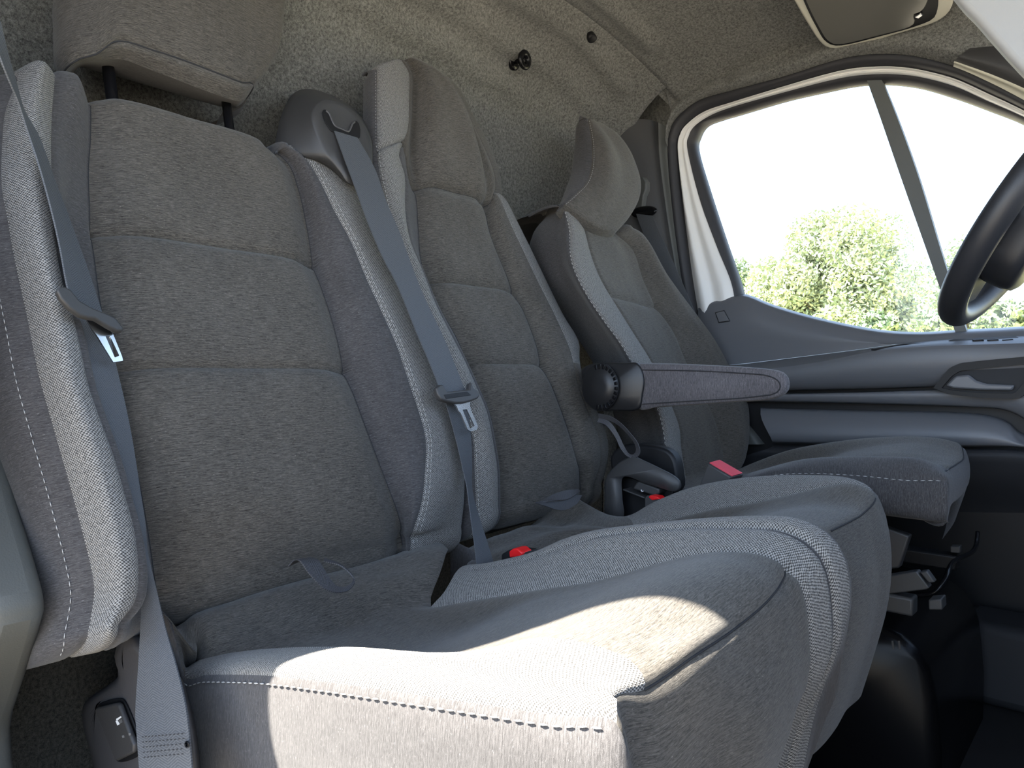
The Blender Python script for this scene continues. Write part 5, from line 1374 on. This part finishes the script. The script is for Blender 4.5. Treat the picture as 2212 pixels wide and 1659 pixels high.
# ------------------------------------------------------------------ seat bases, rails, footwell
bb = empty('bench_plinth', (0.25, 0.75, 0.0), 'dark bench base under the two passenger seats', 'plinth')
box('base_box', (-0.05, 0.39, 0.0), (0.42, 1.08, 0.135), M_BLACK, bb, 0.02)
sb = empty('seat_plinth', (0.3, 1.4, 0.0), 'glossy black driver seat pedestal with steel rails', 'plinth')
pedo = [(0.10, 0.0), (0.575, 0.0), (0.572, 0.12), (0.560, 0.20), (0.535, 0.238), (0.49, 0.255), (0.10, 0.26)]
AR = []
for y in (1.215, 1.222, 1.24, 1.60, 1.62):
    k = 0.012 if y in (1.215, 1.62) else 0.0
    AR.append([np.array([np.clip(x, .1 + k, .575 - k), y, z - (k if z > .2 else 0)]) for x, z in np.array(spline([(a, b, 0) for a, b in pedo], 40))[:, :2]])
rings('pedestal', AR, M_PED, sb)
box('seat_rail', (0.10, 1.230, 0.278), (0.535, 1.262, 0.306), M_BRACKET, sb, 0.004)
box('seat_rail', (0.10, 1.555, 0.278), (0.535, 1.592, 0.306), M_BLACK, sb, 0.004)
prism('rail_cap', [PY(a, b, 1.224) for a, b in [(2005, 1296), (2034, 1294), (2036, 1318), (2006, 1318)]], (0, .03, 0), M_BRACKET, sb, 0.002)
prism('height_bracket', [PY(a, b, 1.235) for a, b in [(1880, 1250), (1980, 1234), (2008, 1270), (2000, 1274), (1880, 1288)]], (0, .02, 0), M_BRACKET, sb, 0.002)
prism('bracket_tip', [PY(a, b, 1.235) for a, b in [(1986, 1236), (2002, 1233), (2020, 1258), (2006, 1260)]], (0, .015, 0), M_BRACKET, sb, 0.002)
prism('inner_shield', [PY(a, b, 1.26) for a, b in [(1900, 1135), (1965, 1158), (1942, 1228), (1895, 1232)]], (0, .02, 0), M_PLAST, sb, 0.003)
prism('rear_cap', [PY(a, b, 1.56) for a, b in [(2052, 1180), (2074, 1180), (2074, 1196), (2052, 1194)]], (0, .02, 0), M_BRACKET, sb, 0.002)
tube('slide_handle', spline([PY(a, b, y) for a, b, y in [(1960, 1284, 1.30), (2000, 1285, 1.30), (2022, 1277, 1.30), (2040, 1255, 1.31), (2050, 1230, 1.34), (2062, 1212, 1.40), (2100, 1192, 1.50), (2109, 1176, 1.55), (2112, 1150, 1.58)]], 60), 0.004, M_GLOSS, sb, 8)
for a in (1926, 1940):
    prism('pedestal_slot', [PY(a, 1384, 1.2145), PY(a + 4, 1384, 1.2145), PY(a + 6, 1402, 1.2145), PY(a + 2, 1402, 1.2145)], (0, -.001, 0), M_BRACKET, sb, 0)
fb = tag(box('floor_step', (0.52, 1.66, 0.0), (1.3, 1.80, 0.16), M_KICK, None, 0.02), 'dark moulded footwell ledge along the driver door', 'ledge')
# ------------------------------------------------------------------ outside
g = meshobj('ground', [(-80, -80, -0.7), (80, -80, -0.7), (80, 80, -0.7), (-80, 80, -0.7)], [(0, 1, 2, 3)], M_GROUND, None, smooth=False, kind='structure', label='pale sunlit ground outside the van')
# grassy bank beyond the driver side
G = np.array([[np.array([x, y, -0.7 + 2.6 * (1 / (1 + math.exp(-(y - 24) / 2.0))) + 0.15 * math.sin(x * .7) * math.sin(y * .9)]) for y in np.linspace(14, 60, 30)] for x in np.linspace(-60, 30, 60)])
bank = gridobj('grass_bank', G, M_GRASS, kind='structure', label='sunlit grassy bank outside the driver window')
def leaves(center, radii, n, size, seed, droop=0.0):
    r = np.random.default_rng(seed)
    nb = 40
    u = r.normal(size=(nb, 3)); u /= np.linalg.norm(u, axis=1, keepdims=True)
    blobs = u * r.uniform(0.35, 0.92, (nb, 1))
    rad = r.uniform(0.20, 0.42, nb)
    k = r.integers(0, nb, n)
    d = r.normal(size=(n, 3)); d /= np.linalg.norm(d, axis=1, keepdims=True)
    P = (blobs[k] + d * (rad[k] * r.uniform(0.3, 1.0, n) ** 0.5)[:, None]) * np.asarray(radii)
    P[:, 2] -= droop * r.uniform(0, 1, n)
    P = P + np.asarray(center)
    a = r.normal(size=(n, 3)); a /= np.linalg.norm(a, axis=1, keepdims=True)
    b = np.cross(a, r.normal(size=(n, 3))); b /= np.linalg.norm(b, axis=1, keepdims=True)
    s = size * r.uniform(0.6, 1.3, (n, 1))
    V = np.stack([P - a * s, P + b * s * 0.45, P + a * s, P - b * s * 0.45], 1).reshape(-1, 3)
    return V, np.arange(4 * n).reshape(n, 4)
def tree(label, px, py_c, dist, rx, rz, n, seed, mat, size=0.10):
    c = PY(px, py_c, dist)
    base = np.array([c[0], c[1], 0.4])
    e = empty('tree', tuple(base), label, 'tree', 'trees outside the driver window')
    V, Fc = leaves(c, (rx, rx * 0.8, rz), n, size, seed)
    meshobj('crown', V, Fc, mat, e, smooth=False)
    top = c + np.array([0, 0, rz * 0.5])
    tube('trunk', spline([base - np.array([0, 0, 0.6]), base * 0.5 + c * 0.5 + np.array([0.1, 0, 0]), c, top], 14), np.linspace(0.22, 0.05, 14), M_BARK, e, 7)
    for j in range(5):
        a = j * 1.3 + seed
        tube('branch', spline([base * .35 + c * .65, c + np.array([math.cos(a) * rx * .35, math.sin(a) * rx * .3, .1]), c + np.array([math.cos(a) * rx * .7, math.sin(a) * rx * .5, rz * .5])], 8), np.linspace(0.09, 0.02, 8), M_BARK, e, 5)
tree('large pale willow tree in the middle of the driver window', 1790, 660, 30.0, 3.6, 3.9, 60000, 3, M_LEAF)
tree('darker leafy tree at the right flank of the willow', 1897, 660, 44.0, 2.8, 4.4, 26000, 5, M_LEAF2)
tree('smaller grey-green tree at the rear edge of the window', 1605, 650, 36.0, 1.9, 2.2, 16000, 8, M_LEAF2)
tree('distant tree glimpsed between divider bar and steering wheel', 2085, 640, 36.0, 1.6, 2.6, 8000, 11, M_LEAF2)
def bush(label, px, py_c, dist, rx, rz, seed):
    c = PY(px, py_c, dist)
    V, Fc = leaves(c, (rx, rx, rz), 3500, 0.10, seed)
    o = meshobj('bush', V - 0, Fc, M_LEAF2, None, smooth=False)
    tag(o, label, 'bush', 'bushes on the bank')
bush('low green bush on the bank left of the divider bar', 2020, 700, 25.5, 0.65, 0.45, 21)
bush('low green bush on the bank below the steering wheel', 2168, 690, 25.5, 0.9, 0.6, 22)
bush('low green bush at the foot of the willow', 1890, 703, 25.5, 0.65, 0.45, 23)
